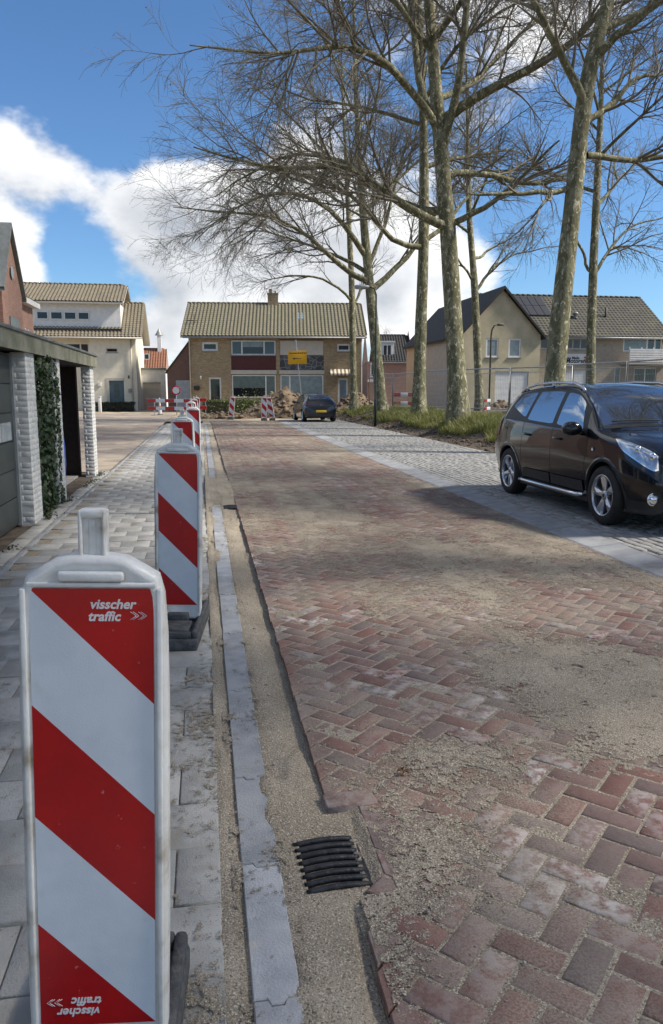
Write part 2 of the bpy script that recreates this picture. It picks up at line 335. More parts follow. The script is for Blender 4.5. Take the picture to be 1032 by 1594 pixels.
M['tile_y'] = rooftile('mossy_yellow_grey_pantile', (0.20, 0.178, 0.122), (0.135, 0.122, 0.085), (0.145, 0.14, 0.066))
M['tile_b'] = rooftile('grey_tan_pantile', (0.21, 0.178, 0.125), (0.155, 0.13, 0.092), (0.125, 0.11, 0.075))
M['tile_d'] = rooftile('dark_mossy_tile', (0.085, 0.078, 0.064), (0.055, 0.051, 0.044), (0.12, 0.122, 0.06))
M['tile_k'] = rooftile('black_tile', (0.035, 0.033, 0.033), (0.022, 0.022, 0.023), (0.04, 0.04, 0.03))
M['tile_r'] = rooftile('orange_pantile', (0.27, 0.115, 0.06), (0.20, 0.085, 0.05), (0.16, 0.09, 0.05))
M['tile_g'] = rooftile('grey_slate', (0.22, 0.23, 0.22), (0.17, 0.18, 0.175), (0.15, 0.17, 0.12))
M['wpaint'] = pm('white_paint', (0.74, 0.73, 0.70), (0.66, 0.65, 0.62), 3, .5, vec='obj')
M['cpaint'] = pm('cream_paint', (0.55, 0.50, 0.42), (0.5, 0.46, 0.39), 3, .6, vec='obj')
M['redpanel'] = pm('dark_red_panel', (0.085, 0.014, 0.012), (0.07, .012, .012), 4, .5, vec='obj')
M['zinc'] = pm('zinc_gutter', (0.22, .22, .21), (.3, .3, .29), 4, .5, metallic=.3)
M['slat'] = pm('dark_timber', (0.06, .05, .04), (.09, .08, .065), 4, .7)
def glass(name, c, rough=.03, metal=.55):
    m, t, b = newmat(name); b.inputs['Base Color'].default_value = (*c, 1); b.inputs['Roughness'].default_value = rough; b.inputs['Metallic'].default_value = metal
    b.inputs['Specular IOR Level'].default_value = .7; return m
M['glass'] = glass('window_glass', (0.06, 0.07, 0.08), .05, .35)
M['glassd'] = glass('dark_glass', (0.018, 0.02, 0.024), .05, .2)
M['glassb'] = pm('blind_behind_glass', (0.22, 0.27, 0.29), (0.16, .21, .23), 3, .12, vec='obj')
M['glassg'] = pm('green_grey_blind_behind_glass', (0.12, 0.15, 0.145), (0.09, .12, .115), 3, .12, vec='obj')
M['carglass'] = glass('tinted_car_glass', (0.45, 0.50, 0.55), .01, .8)
M['carglass2'] = glass('dark_car_glass', (0.24, 0.27, 0.31), .01, .8)
def paint(name, c, flake=0.2, rough=.22):
    m, t, b = newmat(name); b.inputs['Base Color'].default_value = (*c, 1); b.inputs['Metallic'].default_value = flake; b.inputs['Roughness'].default_value = rough
    b.inputs['Coat Weight'].default_value = .8; b.inputs['Coat Roughness'].default_value = .015; b.inputs['Specular IOR Level'].default_value = .25
    p = objc(t); d = ramp(t, noise(t, 4, 6, .7, p), .4, .8, 0, .025); col = mixc(t, d, (*c, 1), (.12, .11, .10, 1)); t.links.new(col, b.inputs['Base Color']); return m
M['black_paint'] = paint('black_car_paint', (0.006, 0.0065, 0.009))
M['grey_paint'] = paint('dark_grey_car_paint', (0.035, 0.038, 0.046), .5, .3)
M['plastic'] = pm('black_car_plastic', (0.013, .013, .014), (.02, .02, .02), 10, .5)
M['tyre'] = pm('tyre_rubber', (0.012, .012, .012), (.022, .021, .02), 14, .75, .3, 60)
M['alloy'] = pm('silver_alloy', (0.62, .63, .65), (.52, .53, .55), 6, .25, metallic=.85)
M['chrome'] = pm('chrome', (0.75, .76, .78), rough=.12, metallic=1)
M['lamp'] = pm('headlamp_lens', (0.55, .60, .66), (.30, .34, .38), 9, .08, metallic=.5, coat=1, vec='obj')
M['tail'] = pm('tail_lamp', (0.22, .008, .01), rough=.15, coat=1)
M['plate'] = pm('yellow_plate', (0.70, .42, .03), rough=.4)
M['ink'] = pm('black_ink', (0.015, .015, .015), rough=.5)
M['yellow'] = pm('yellow_sign', (0.80, .42, .005), (.76, .39, .005), 5, .35, vec='obj')
M['galv'] = pm('galvanised_steel', (0.42, .43, .44), (.33, .34, .35), 8, .5, metallic=.35)
M['greenpole'] = pm('dark_green_pole', (0.010, .022, .018), rough=.4)
M['concrete'] = pm('concrete_block', (0.30, .29, .27), (.22, .21, .2), 6, .9, .4, 40)
M['red'] = pm('red_paint', (0.50, .012, .012), (.42, .01, .01), 5, .4, vec='obj')
M['bluedoor'] = pm('blue_grey_door', (0.09, .14, .165), (.08, .125, .15), 3, .45, vec='obj')
M['stone'] = None
def crazy():
    m, t, b = newmat('crazy_stone_panel'); o = objc(t); v = N(t, 'ShaderNodeTexVoronoi', feature='DISTANCE_TO_EDGE'); t.links.new(o, v.inputs['Vector']); v.inputs['Scale'].default_value = 2.4
    v2 = N(t, 'ShaderNodeTexVoronoi'); t.links.new(o, v2.inputs['Vector']); v2.inputs['Scale'].default_value = 2.4
    col = mixc(t, v2.outputs['Color'], (0.045, .045, .05), (.11, .11, .115)); col = mixc(t, ramp(t, v.outputs['Distance'], .03, .06, 1, 0), col, (.22, .22, .21))
    t.links.new(col, b.inputs['Base Color']); b.inputs['Roughness'].default_value = .8; return m
M['stone'] = crazy()
M['solar'] = pm('solar_cell', (0.008, .009, .014), (.012, .013, .018), 3, .55)
M['awning'] = pm('awning_cream', (0.62, .55, .42), rough=.8); M['awning2'] = pm('awning_brown', (0.16, .13, .10), rough=.8)

# ------------------------------------------------------------------ ground, road, pavement, parking
XE, XR = 0.44, 3.88                      # left and right edge of the brick road
XK, XP = 4.24, 7.30                      # outer edge of the kerb band, back edge of the parking strip
def infront(P):
    v = np.asarray(P) - EYE; d = v @ FWD; ok = d > .2; dd = np.where(ok, d, 1)
    px = CX + F * (v @ RGT) / dd; py = CY - F * (v @ UPV) / dd
    return ok & (px > -25) & (px < 1057) & (py > -25) & (py < 1650), d
def block(a, b, h, bev):
    def ring(e, z): return [(-a / 2 + e, -b / 2 + e, z), (a / 2 - e, -b / 2 + e, z), (a / 2 - e, b / 2 - e, z), (-a / 2 + e, b / 2 - e, z)]
    V = np.array(ring(0, -h) + ring(0, -bev) + ring(bev * 1.2, 0)); Fq = [(8, 9, 10, 11)]
    for i in range(4):
        j = (i + 1) % 4; Fq += [(i, j, 4 + j, 4 + i), (4 + i, 4 + j, 8 + j, 8 + i)]
    return V, np.array(Fq)
def lay(name, plural, parent, cen, rot, a, b, h, bev, mat, zt=0.0, jz=.0015, jt=.006, jr=.012, maxobj=300, order=None, shade=None):
    cen = np.asarray(cen, float); n = len(cen); rot = np.broadcast_to(np.asarray(rot, float), (n,))
    V, Fq = block(a, b, h, bev); rr = rot + RNG.normal(0, jr, n); dz = zt + RNG.normal(0, jz, n); tx = RNG.normal(0, jt, n); ty = RNG.normal(0, jt, n)
    P = np.c_[cen, np.full(n, zt)]; inf, d = infront(P)
    if shade is not None: inf = inf & shade(cen)
    idx = np.argsort(np.where(inf, d, 1e9)); objs = [i for i in idx[:maxobj] if inf[i]]; so_ = set(objs)
    me = mesh_np(name, V, Fq, mats=[mat])
    for i in objs: link(name, me, parent, (cen[i, 0], cen[i, 1], dz[i]), (tx[i], ty[i], rr[i]))
    rest = np.array([i for i in range(n) if i not in so_])
    if len(rest):
        c = np.cos(rr[rest])[:, None]; s = np.sin(rr[rest])[:, None]
        X = V[None, :, 0] * c - V[None, :, 1] * s + cen[rest, 0][:, None]; Y = V[None, :, 0] * s + V[None, :, 1] * c + cen[rest, 1][:, None]
        Z = V[None, :, 2] + dz[rest][:, None] + V[None, :, 1] * tx[rest][:, None] - V[None, :, 0] * ty[rest][:, None]
        vv = np.stack([X, Y, Z], -1).reshape(-1, 3); ff = (Fq[None] + 12 * np.arange(len(rest))[:, None, None]).reshape(-1, 4)
        link(plural, mesh_np(plural, vv, ff, attr=np.repeat(RNG.random(len(rest)), 12), mats=[mat]), parent, kind='stuff')
def structure(o): o['kind'] = 'structure'; return o
def sheet(name, x0, x1, y0, y1, z, mat, nx=2, ny=2):
    X, Y = np.meshgrid(np.linspace(x0, x1, nx), np.linspace(y0, y1, ny)); return structure(link(name, grid_mesh(name, X, Y, X * 0 + z, mat)))
def vz(x, y):    # height of the verge and the ground to the right of the parking strip
    x = np.asarray(x, float); y = np.asarray(y, float)
    h = .46 * sstep(7.25, 9.0, x) + .10 * sstep(9, 14, x)
    h = h * (1 - .65 * sstep(42, 50, y)) - .005
    return h + (fbm(x * 1.3, y * 1.3) - .5) * .16 * sstep(7.25, 8.3, x)
# the ground, one sheet out to the horizon
gx = np.r_[-900, -300, -100, -40, -20, -10, 0, 10, 20, 40, 100, 300, 900]; gy = np.r_[-300, -60, -20, 0, 10, 20, 30, 40, 60, 100, 300, 1500]
X, Y = np.meshgrid(gx, gy); structure(link('ground', grid_mesh('ground', X, Y, X * 0 - .14, M['sandfar'])))
# road of red bricks in herringbone at 45 degrees
road = sheet('road', XE + .02, XR, -1.0, 41.2, -.085, M['sand'])
U, V = .213, .1065
cells = []; bw = V
rng_i = np.arange(-10, 330)
I, J = np.meshgrid(np.arange(-20, 320), np.arange(-320, 320), indexing='ij'); K = (I - J) % 4
def rotc(px, py):
    c = math.sqrt(.5); return (px - py) * c, (px + py) * c
hx, hy = I[K == 0] * bw + bw, J[K == 0] * bw + bw / 2; vx, vy = I[K == 3] * bw + bw / 2, J[K == 3] * bw + bw
C1 = np.stack(rotc(hx, hy), 1); C2 = np.stack(rotc(vx, vy), 1)
C1 += [0.1, 0]; C2 += [0.1, 0]
cen = np.r_[C1, C2]; rot = np.r_[np.full(len(C1), R(45)), np.full(len(C2), R(135))]
k = (cen[:, 1] > .8) & (cen[:, 1] < 41) & (cen[:, 0] > XE - .15) & (cen[:, 0] < XR + .15); cen, rot = cen[k], rot[k]
e = .113; notch = lambda c: (c[:, 1] > 2.18 - e) & (c[:, 1] < 2.70 + e)
xl = np.where(notch(cen), .56, XE)
inside = (cen[:, 0] > xl + e) & (cen[:, 0] < XR - e); cross = ~inside & (cen[:, 0] > xl - e) & (cen[:, 0] < XR + e)
lay('brick', 'bricks', road, cen[inside], rot[inside], U - .010, V - .010, .075, .005, M['pbrick'], jr=.010)
def clip(poly, f):
    out = []
    for i in range(len(poly)):
        a, b = poly[i], poly[(i + 1) % len(poly)]; fa, fb = f(a), f(b)
        if fa >= 0: out.append(a)
        if (fa >= 0) != (fb >= 0):
            t = fa / (fa - fb); out.append((a[0] + (b[0] - a[0]) * t, a[1] + (b[1] - a[1]) * t))
    return out
cutmb = MB(); cutr = []
for c, r in zip(cen[cross], rot[cross]):
    a, b = (U - .008) / 2, (V - .008) / 2; cr_, sr_ = math.cos(r), math.sin(r)
    poly = [(c[0] + x * cr_ - y * sr_, c[1] + x * sr_ + y * cr_) for x, y in ((-a, -b), (a, -b), (a, b), (-a, b))]
    x0 = XE + random.gauss(0, .003)
    if 2.18 < c[1] < 2.70: x0 = .56
    poly = clip(poly, lambda p: p[0] - x0); poly = clip(poly, lambda p: XR - .004 - p[0]) if poly else poly
    if len(poly) < 3: continue
    ar = abs(sum(poly[i][0] * poly[(i + 1) % len(poly)][1] - poly[(i + 1) % len(poly)][0] * poly[i][1] for i in range(len(poly)))) / 2
    if ar < 8e-4: continue
    n = len(poly); cx_ = sum(p[0] for p in poly) / n; cy_ = sum(p[1] for p in poly) / n; ins = lambda p, q: (p[0] + (cx_ - p[0]) * q, p[1] + (cy_ - p[1]) * q)
    z = random.gauss(0, .0015)
    vs = [(*p, z - .075) for p in poly] + [(*p, z - .004) for p in poly] + [(*ins(p, .08), z) for p in poly]
    fs = [tuple(range(2 * n, 3 * n))] + [(i, (i + 1) % n, n + (i + 1) % n, n + i) for i in range(n)] + [(n + i, n + (i + 1) % n, 2 * n + (i + 1) % n, 2 * n + i) for i in range(n)]
    cutmb.add(vs, fs); cutr += [random.random()] * (3 * n)
me = cutmb.mesh('cut_bricks', M['pbrick']); at_ = me.attributes.new('rnd', 'FLOAT', 'POINT'); at_.data.foreach_set('value', np.array(cutr, np.float32)); link('cut_bricks', me, road, kind='stuff')
lb = mesh_np('brick', *block(.205, .10, .07, .005), mats=[M['pbrick']])
link('brick', lb, road, (.535, 2.735, .008), (.03, .02, .10))            # loose brick laid square at the drain
# sand lying over the road: thin drifts that bury the bricks where they are thick
ys = np.exp(np.linspace(math.log(1.05), math.log(41.2), 500)); xs = np.arange(XE - .004, XR + .001, .0215)
X, Y = np.meshgrid(xs, ys)
cov = (fbm(X * .75 + 3, Y * .55 + 8, 5, .55) - .5) * 2.4 + (fbm(X * 4.1, Y * 3.3, 3) - .5) * .8
for (px, py, r, wt) in [(700, 1340, .35, .75), (620, 1300, .28, .6), (650, 1480, .30, .55), (690, 1190, .28, .8), (960, 1150, .55, .9), (850, 1040, .6, .7), (760, 930, .7, .6), (1010, 1090, .6, .7), (650, 850, 1.2, .45), (850, 880, 1.2, .35),
                        (790, 1120, .30, -.9), (640, 1060, .45, -.9), (900, 1320, .30, -1.0), (960, 1480, .35, -1.0), (850, 1550, .2, -.5), (520, 1000, .6, -.6), (470, 900, .9, -.5), (930, 950, .6, -.55), (1010, 1230, .25, -.6), (700, 980, .5, -.35), (570, 1130, .35, -.25)]:
    g = gp(px, py); cov += wt * np.exp(-((X - g[0]) ** 2 + (Y - g[1]) ** 2) / (r * r))
cov += (fbm(X * 6.5 + 2, Y * .38 + X * .3, 3) - .5) * .75      # wheel and broom tracks along the road
cov += .16 * sstep(10, 20, Y) - .30 + .35 * np.exp(-((X - 3.7) / .25) ** 2) + .25 * np.exp(-((X - XE) / .12) ** 2)
nm = (X < .575) & (Y > 2.16) & (Y < 2.72)
Zj = -.0030 + (fbm(X * 11, Y * 11, 3) - .5) * .004 + (RNG.random(X.shape) - .5) * .0012; Zj = np.where(nm, -.075, Zj); Zj = np.where(X < XE + .02, Zj - .02, Zj)
link('joint_sand', grid_mesh('joint_sand', X, Y, Zj, M['sand']), road, kind='stuff')
# grains: the drift sheet thins out grain by grain where the cover falls, and has body where it is thick
def grain_mat():
    m = sand_mat('drift_sand'); t = m.node_tree; b = [n for n in t.nodes if n.type == 'BSDF_PRINCIPLED'][0]; p = pos(t)
    a_ = N(t, 'ShaderNodeAttribute', attribute_name='rnd')
    gr = math_(t, 'ADD', math_(t, 'MULTIPLY', noise(t, 170, 2, .6, p), .55), math_(t, 'ADD', math_(t, 'MULTIPLY', noise(t, 30, 2, .65, p), .65), math_(t, 'MULTIPLY', noise(t, 6, 2, .6, p), .35)))
    al = ramp(t, math_(t, 'ADD', a_.outputs['Fac'], math_(t, 'MULTIPLY', math_(t, 'SUBTRACT', gr, .775), 2.6)), .47, .56); t.links.new(al, b.inputs['Alpha']); return m
M['drift'] = grain_mat()
Z = .0022 + .009 * sstep(.15, 1.0, cov) + (fbm(X * 9, Y * 9, 3) - .5) * .004 * sstep(0, .6, cov) + (RNG.random(X.shape) - .5) * .001
keep = ~nm & (X > XE + .006); cv_ = np.where(keep, np.clip(.5 + cov * .55, 0, .86), -3)
me = grid_mesh('sand_drifts', X, Y, Z, M['drift']); at_ = me.attributes.new('rnd', 'FLOAT', 'POINT'); at_.data.foreach_set('value', cv_.ravel().astype(np.float32))
link('sand_drifts', me, road, kind='stuff')
# trench of sand along the road with the blue-grey gutter stones
ys = np.exp(np.linspace(math.log(1.05), math.log(45), 620)); xs = np.linspace(.015, XE + .03, 46)
xs2 = np.linspace(.015, .60, 48); X, Y = np.meshgrid(xs2, ys)
Z = -.022 - .016 * sstep(.24, .42, X) + (fbm(X * 9 + 5, Y * 5, 4) - .5) * .013 + (RNG.random(X.shape) - .5) * .0035
Z += .016 * sstep(.09, .03, X)
gap = (fbm(X * 3 + 1, Y * 1.1 + 4, 4, .6) - .5)
Z += .016 * sstep(.12, .26, gap + .12 * (sstep(.16, .24, X) + sstep(.14, .06, X)))      # tongues of sand over the stones
Z += .05 * np.exp(-((Y - 12.6) / 1.6) ** 2)                                                       # buried stretch
nd = np.hypot(np.maximum(np.abs(X - .395) - .10, 0), np.maximum(np.abs(Y - 2.365) - .15, 0)); Z = np.where(nd < .16, Z + (-.016 - Z) * sstep(.16, .03, nd), Z)
Z = np.where((X > .31) & (X < .485) & (Y > 2.235) & (Y < 2.495), -.075, Z); Z = np.where((X > .505) & (Y > 2.17) & (Y < 2.72), -.022 + .02 * sstep(.505, .56, X) + (fbm(X * 20, Y * 20, 3) - .5) * .012, Z); Z = np.where((X > XE + .02) & ~((Y > 2.1) & (Y < 2.8)), -.09, Z)
structure(link('sand_strip', grid_mesh('sand_strip', X, Y, Z, M['sand'])))
ysg = np.exp(np.linspace(math.log(1.1), math.log(30), 700)); X, Y = np.meshgrid(np.linspace(.06, .26, 26), ysg)
cg_ = (fbm(X * 5 + 2, Y * 2.2 + 7, 5, .6) - .5) * 2.2 + .45 * sstep(.195, .235, X) + .45 * sstep(.11, .08, X) - .62 + .9 * np.exp(-((Y - 2.45) / .10) ** 2) * sstep(.13, .2, X) + .5 * np.exp(-((Y - 1.75) / .08) ** 2) + 1.2 * np.exp(-((Y - 12.6) / 1.6) ** 2) + .5 * np.exp(-((Y - 4.75) / .06) ** 2)
me = grid_mesh('sand_on_gutter', X, Y, -.0035 + .004 * sstep(0, .6, cg_) + X * 0, M['drift']); at_ = me.attributes.new('rnd', 'FLOAT', 'POINT'); at_.data.foreach_set('value', np.clip(.40 + cg_ * .6, 0, 1).ravel().astype(np.float32))
gut = sheet('gutter', .095, .215, 1.2, 38, -.075, M['sand']); link('sand_on_gutter', me, gut, kind='stuff')
y = 1.18
gl = [.62, .60, .60, .95, 1.0, .98]; i = 0
while y < 36:
    L = gl[i % 6]; i += 1
    w0 = random.gauss(0, .003); mb = MB(); a, b, c, d = .092 + w0, .222 + w0, y + .003, y + L - .003; zt = -.008 + random.gauss(0, .0025); zz = zt - .07; mid = (a + b) / 2
    out = [(a, c), (mid - .028, c), (mid - .018, c - .022), (mid + .018, c - .022), (mid + .028, c), (b, c), (b, d), (mid + .028, d), (mid + .018, d - .022), (mid - .018, d - .022), (mid - .028, d), (a, d)]
    n = 12; ins = [(mid + (p[0] - mid) * .95, p[1] + (.004 if p[1] < (c + d) / 2 else -.004)) for p in out]
    # split into convex pieces: top faces per strip
    mb.add([(*p, zz) for p in out] + [(*p, zt - .004) for p in out] + [(*p, zt) for p in ins], [(j, (j + 1) % n, n + (j + 1) % n, n + j) for j in range(n)] + [(n + j, n + (j + 1) % n, 2 * n + (j + 1) % n, 2 * n + j) for j in range(n)] +
           [tuple(2 * n + q for q in (0, 1, 10, 11)), tuple(2 * n + q for q in (1, 2, 9, 10)), tuple(2 * n + q for q in (2, 3, 8, 9)), tuple(2 * n + q for q in (3, 4, 7, 8)), tuple(2 * n + q for q in (4, 5, 6, 7))])
    mb.build('gutter_stone', M['gutter'], gut); y += L
# pavement of 30 x 30 cm tiles in half bond
pav = sheet('pavement', -1.86, .02, -1, 37, -.012, M['tilejoint'])
cen = []; half = []
for r_ in range(0, 126):
    y = .55 + r_ * .302
    off = 0 if r_ % 2 else .151
    x = .022 - .151
    if off: half.append((.022 - .0755, y)); x = .022 - .151 - .151
    while x > -1.72: cen.append((x, y)); x -= .302
lay('tile', 'tiles', pav, cen, 0, .297, .297, .05, .004, M['tile'], zt=.0, jz=.0025, jt=.007, jr=.006, maxobj=290)
lay('half_tile', 'half_tiles', pav, half, 0, .146, .297, .05, .004, M['tile'], jz=.0025, jt=.007, maxobj=40)
# drifts of sand over the outer tiles
ys = np.exp(np.linspace(math.log(1.1), math.log(30), 300)); xs = np.linspace(-1.8, .03, 80); X, Y = np.meshgrid(xs, ys)
cv = (fbm(X * 2.1 + 9, Y * 1.7, 5, .6) - .5) * 2 + .35 * sstep(-.35, .0, X) - .42 + .35 * np.exp(-((Y - 3.0) / 1.2) ** 2) * sstep(-.9, -.2, X)
Z = .0045 + .005 * sstep(.1, .8, cv) + (fbm(X * 13, Y * 13, 3) - .5) * .003
me = grid_mesh('sand_on_tiles', X, Y, Z, M['drift']); at_ = me.attributes.new('rnd', 'FLOAT', 'POINT'); at_.data.foreach_set('value', np.clip(.22 + cv * .55, 0, 1).ravel().astype(np.float32))
link('sand_on_tiles', me, pav, kind='stuff')
edge = sheet('garage_apron', -2.6, -1.86, -1, 15.8, -.03, M['soil'])
cen = [(-1.82, .3 + i * .5) for i in range(72)]
lay('edging_stone', 'edging_stones', pav, cen, 0, .075, .494, .08, .005, M['kerb'], zt=.004, jz=.003, jt=.01, maxobj=60)
cen = [(-1.965, .3 + i * .212) for i in range(74)]
lay('brick', 'apron_bricks', edge, cen, 0, .19, .204, .05, .004, M['tile'], zt=-.012, jz=.005, jt=.02, maxobj=80)
# kerb band and parking strip on the right
kerb = sheet('kerb', XR + .01, XK - .01, 0, 42, -.10, M['sand'])
km = MB(); a, b, c, d = 0, XK - XR, -.497, .497
km.add([(a, c, -.1), (b, c, -.1), (b, d, -.1), (a, d, -.1), (a, c, -.005), (b, c, .03), (b, d, .03), (a, d, -.005), (.02, c + .006, .006), (b - .012, c + .006, .038), (b - .012, d - .006, .038), (.02, d - .006, .006)],
       [(0, 1, 5, 4), (1, 2, 6, 5), (2, 3, 7, 6), (3, 0, 4, 7), (4, 5, 9, 8), (5, 6, 10, 9), (6, 7, 11, 10), (7, 4, 8, 11), (8, 9, 10, 11)])
kme = km.mesh('kerb_stone', M['kerb'])
for i in range(38): link('kerb_stone', kme, kerb, (XR, 3.6 + i, random.gauss(0, .003)), (random.gauss(0, .003), 0, random.gauss(0, .002)))
park = sheet('parking_strip', XK, XP, 2, 41.5, -.004, M['parkjoint'])
cen = []
for j in range(27):
    for i in range(178): cen.append((XK + .065 + j * .1135, 3.0 + i * .216 + (.108 if j % 2 else 0)))
lay('paver', 'pavers', park, cen, 0, .092, .190, .06, .006, M['park'], zt=.026, jz=.003, jt=.012, jr=.014, maxobj=300)
# side street to the left, building site in front of the houses, verge on the right
def brick_sheet():
    m, t, b = newmat('worn_street_brick'); p = pos(t); br = N(t, 'ShaderNodeTexBrick'); t.links.new(p, br.inputs['Vector']); br.inputs['Scale'].default_value = 1; br.inputs['Brick Width'].default_value = .21; br.inputs['Row Height'].default_value = .105; br.inputs['Mortar Size'].default_value = .006
    br.inputs['Color1'].default_value = (.33, .27, .22, 1); br.inputs['Color2'].default_value = (.26, .21, .175, 1); br.inputs['Mortar'].default_value = (.12, .10, .08, 1)
    col = mixc(t, ramp(t, noise(t, .7, 5, .6, p), .35, .68), br.outputs[0], (.42, .35, .265)); col = mixc(t, ramp(t, noise(t, 1.9, 5, .6, p), .5, .7, 0, .6), col, (.12, .10, .085))
    t.links.new(col, b.inputs['Base Color']); b.inputs['Roughness'].default_value = .9; bump(t, b, br.outputs['Fac'], -.4, .01); return m
M['street'] = brick_sheet()
sheet('side_street', -60, -1.9, 15.8, 55, -.016, M['street'])
X, Y = np.meshgrid(np.linspace(-30, 26, 150), np.linspace(41, 72, 110)); Z = -.02 + (fbm(X * .8, Y * .8) - .5) * .12 * sstep(41, 44, Y)
Z = np.where(X < -1.9, np.where(Y > 55, Z, -.09), Z)
structure(link('building_site', grid_mesh('building_site', X, Y, Z, M['sandfar'])))
xs = np.r_[np.linspace(XP - .01, 12, 60), np.linspace(12.4, 60, 50)]; ys = np.linspace(-6, 75, 200); X, Y = np.meshgrid(xs, ys)
structure(link('verge', grid_mesh('verge', X, Y, vz(X, Y), M['soil'])))
# drain gratings in the sand strip
def drain(label, x, y, rz, full=True):
    t = thing('drain_grate', label, 'drain', (x, y, -.022), rz, 'drain gratings in the sand strip')
    mb = MB(); W, L = .205, .31
    mb.box(-W / 2 - .018, -W / 2, -L / 2 - .015, L / 2 + .015, -.06, .004); mb.box(W / 2, W / 2 + .018, -L / 2 - .015, L / 2 + .015, -.06, .004)
    mb.box(-W / 2, W / 2, -L / 2 - .015, -L / 2, -.06, .003); mb.box(-W / 2, W / 2, L / 2, L / 2 + .015, -.06, .003); mb.box(-W / 2, W / 2, -L / 2, L / 2, -.075, -.065, 0)
    mb.build('frame', M['iron'], t)
    bar = MB(); pts = [(-W / 2 - .004 + (W + .008) * q / 10, .0, .014 - .028 * abs(q / 10 - .5) ** 2 * 4 * .35 - .006) for q in range(11)]
    bar.tube(pts, .0108, 8); me = bar.mesh('bar', M['iron'])
    for i in range(8): link('bar', me, t, (0, -L / 2 + .022 + i * (L - .044) / 7, .004), (0, 0, 0))
    return t
drain('black iron drain grate with curved bars set in sand, nearest the viewer', .395, 2.365, R(3))
drain('small dark drain grate farther up the sand strip beyond the second beacon', .36, 10.6, R(2))
# leaf, pebbles
mb = MB()
for q in range(5):
    a = q * 1.25; mb.add([(0, 0, .012), (math.cos(a) * .022, math.sin(a) * .022, .02), (math.cos(a + .5) * .03, math.sin(a + .5) * .03, .008), (math.cos(a + .9) * .018, math.sin(a + .9) * .018, .016)], [(0, 1, 2), (0, 2, 3)])
g = gp(628, 1205); tag(mb.build('dry_leaf', pm('dry_leaf', (.16, .08, .03), (.1, .05, .02), 60, .8), None, (g[0], g[1], .004), fix=False), 'curled brown dry leaf lying on the sandy bricks', 'leaf')
ico = bmesh.new(); bmesh.ops.create_icosphere(ico, subdivisions=1, radius=1); IV = np.array([v.co[:] for v in ico.verts]); IF = np.array([[v.index for v in f.verts] for f in ico.faces]); ico.free()
def scatter_stones(name, P, r, mat, parent=None, flat=.6):
    n = len(P); s = RNG.uniform(.6, 1.4, (n, 1, 3)) * np.asarray(r)[:, None, None] * [1, 1, flat]; v = IV[None] * s * RNG.uniform(.75, 1.2, (n, 12, 1)) + P[:, None]
    return link(name, mesh_np(name, v.reshape(-1, 3), (IF[None] + 12 * np.arange(n)[:, None, None]).reshape(-1, 3), attr=np.repeat(RNG.random(n), 12), mats=[mat]), parent, kind='stuff')
M['pebble'] = pm('pebble', (.30, .27, .23), (.45, .42, .37), 30, .8, rv=.3)
n = 1700; yy = np.exp(RNG.uniform(math.log(1.2), math.log(16), n)); xx = np.where(RNG.random(n) < .6, RNG.uniform(.03, .46, n), RNG.uniform(.5, 3.8, n))
zz = np.where(xx < .46, -.022 - .03 * sstep(.24, .42, xx) + .006, .004)
scatter_stones('pebbles', np.c_[xx, yy, zz], RNG.gamma(2.5, .0011, n) + .001, M['pebble'])['label'] = 'loose small pebbles over sand and bricks'

# ------------------------------------------------------------------ barrier beacons
def text_mesh(txt, size, mat, shear=0.0, extrude=.0004):
    cu = bpy.data.curves.new('t', 'FONT'); cu.body = txt; cu.size = size; cu.shear = shear; cu.extrude = extrude; cu.align_x = 'LEFT'; cu.offset = size * .028; cu.resolution_u = 3
    o = bpy.data.objects.new('t', cu); COL.objects.link(o); bpy.context.view_layer.update()
    me = bpy.data.meshes.new_from_object(o.evaluated_get(bpy.context.evaluated_depsgraph_get())); bpy.data.objects.remove(o); me.materials.clear(); me.materials.append(mat); return me
TXT1 = text_mesh('visscher', .038, M['print'], .22, .0003); TXT2 = text_mesh('traffic', .038, M['print'], .22, .0003)
for me in (TXT1, TXT2):
    for v in me.vertices: v.co.x += .0
def stripes(mbx, x0, x1, z0, z1, y, step=.25):
    """diagonal red and white bands clipped to the sheet, red = 0, white = 1"""
    W = x1 - x0
    for k in range(-1, int((z1 - z0) / step) + 1):
        lo, hi = k * step, (k + 1) * step
        poly = [(x0, z1), (x1, z1), (x1, z0), (x0, z0)]
        q = lambda p: (z1 - p[1]) - (p[0] - x0)
        poly = clip(poly, lambda p: q(p) - lo); poly = clip(poly, lambda p: hi - q(p)) if poly else []
        if len(poly) > 2: mbx[0 if k % 2 else 1].add([(p[0], y, p[1]) for p in poly], [tuple(range(len(poly)))])
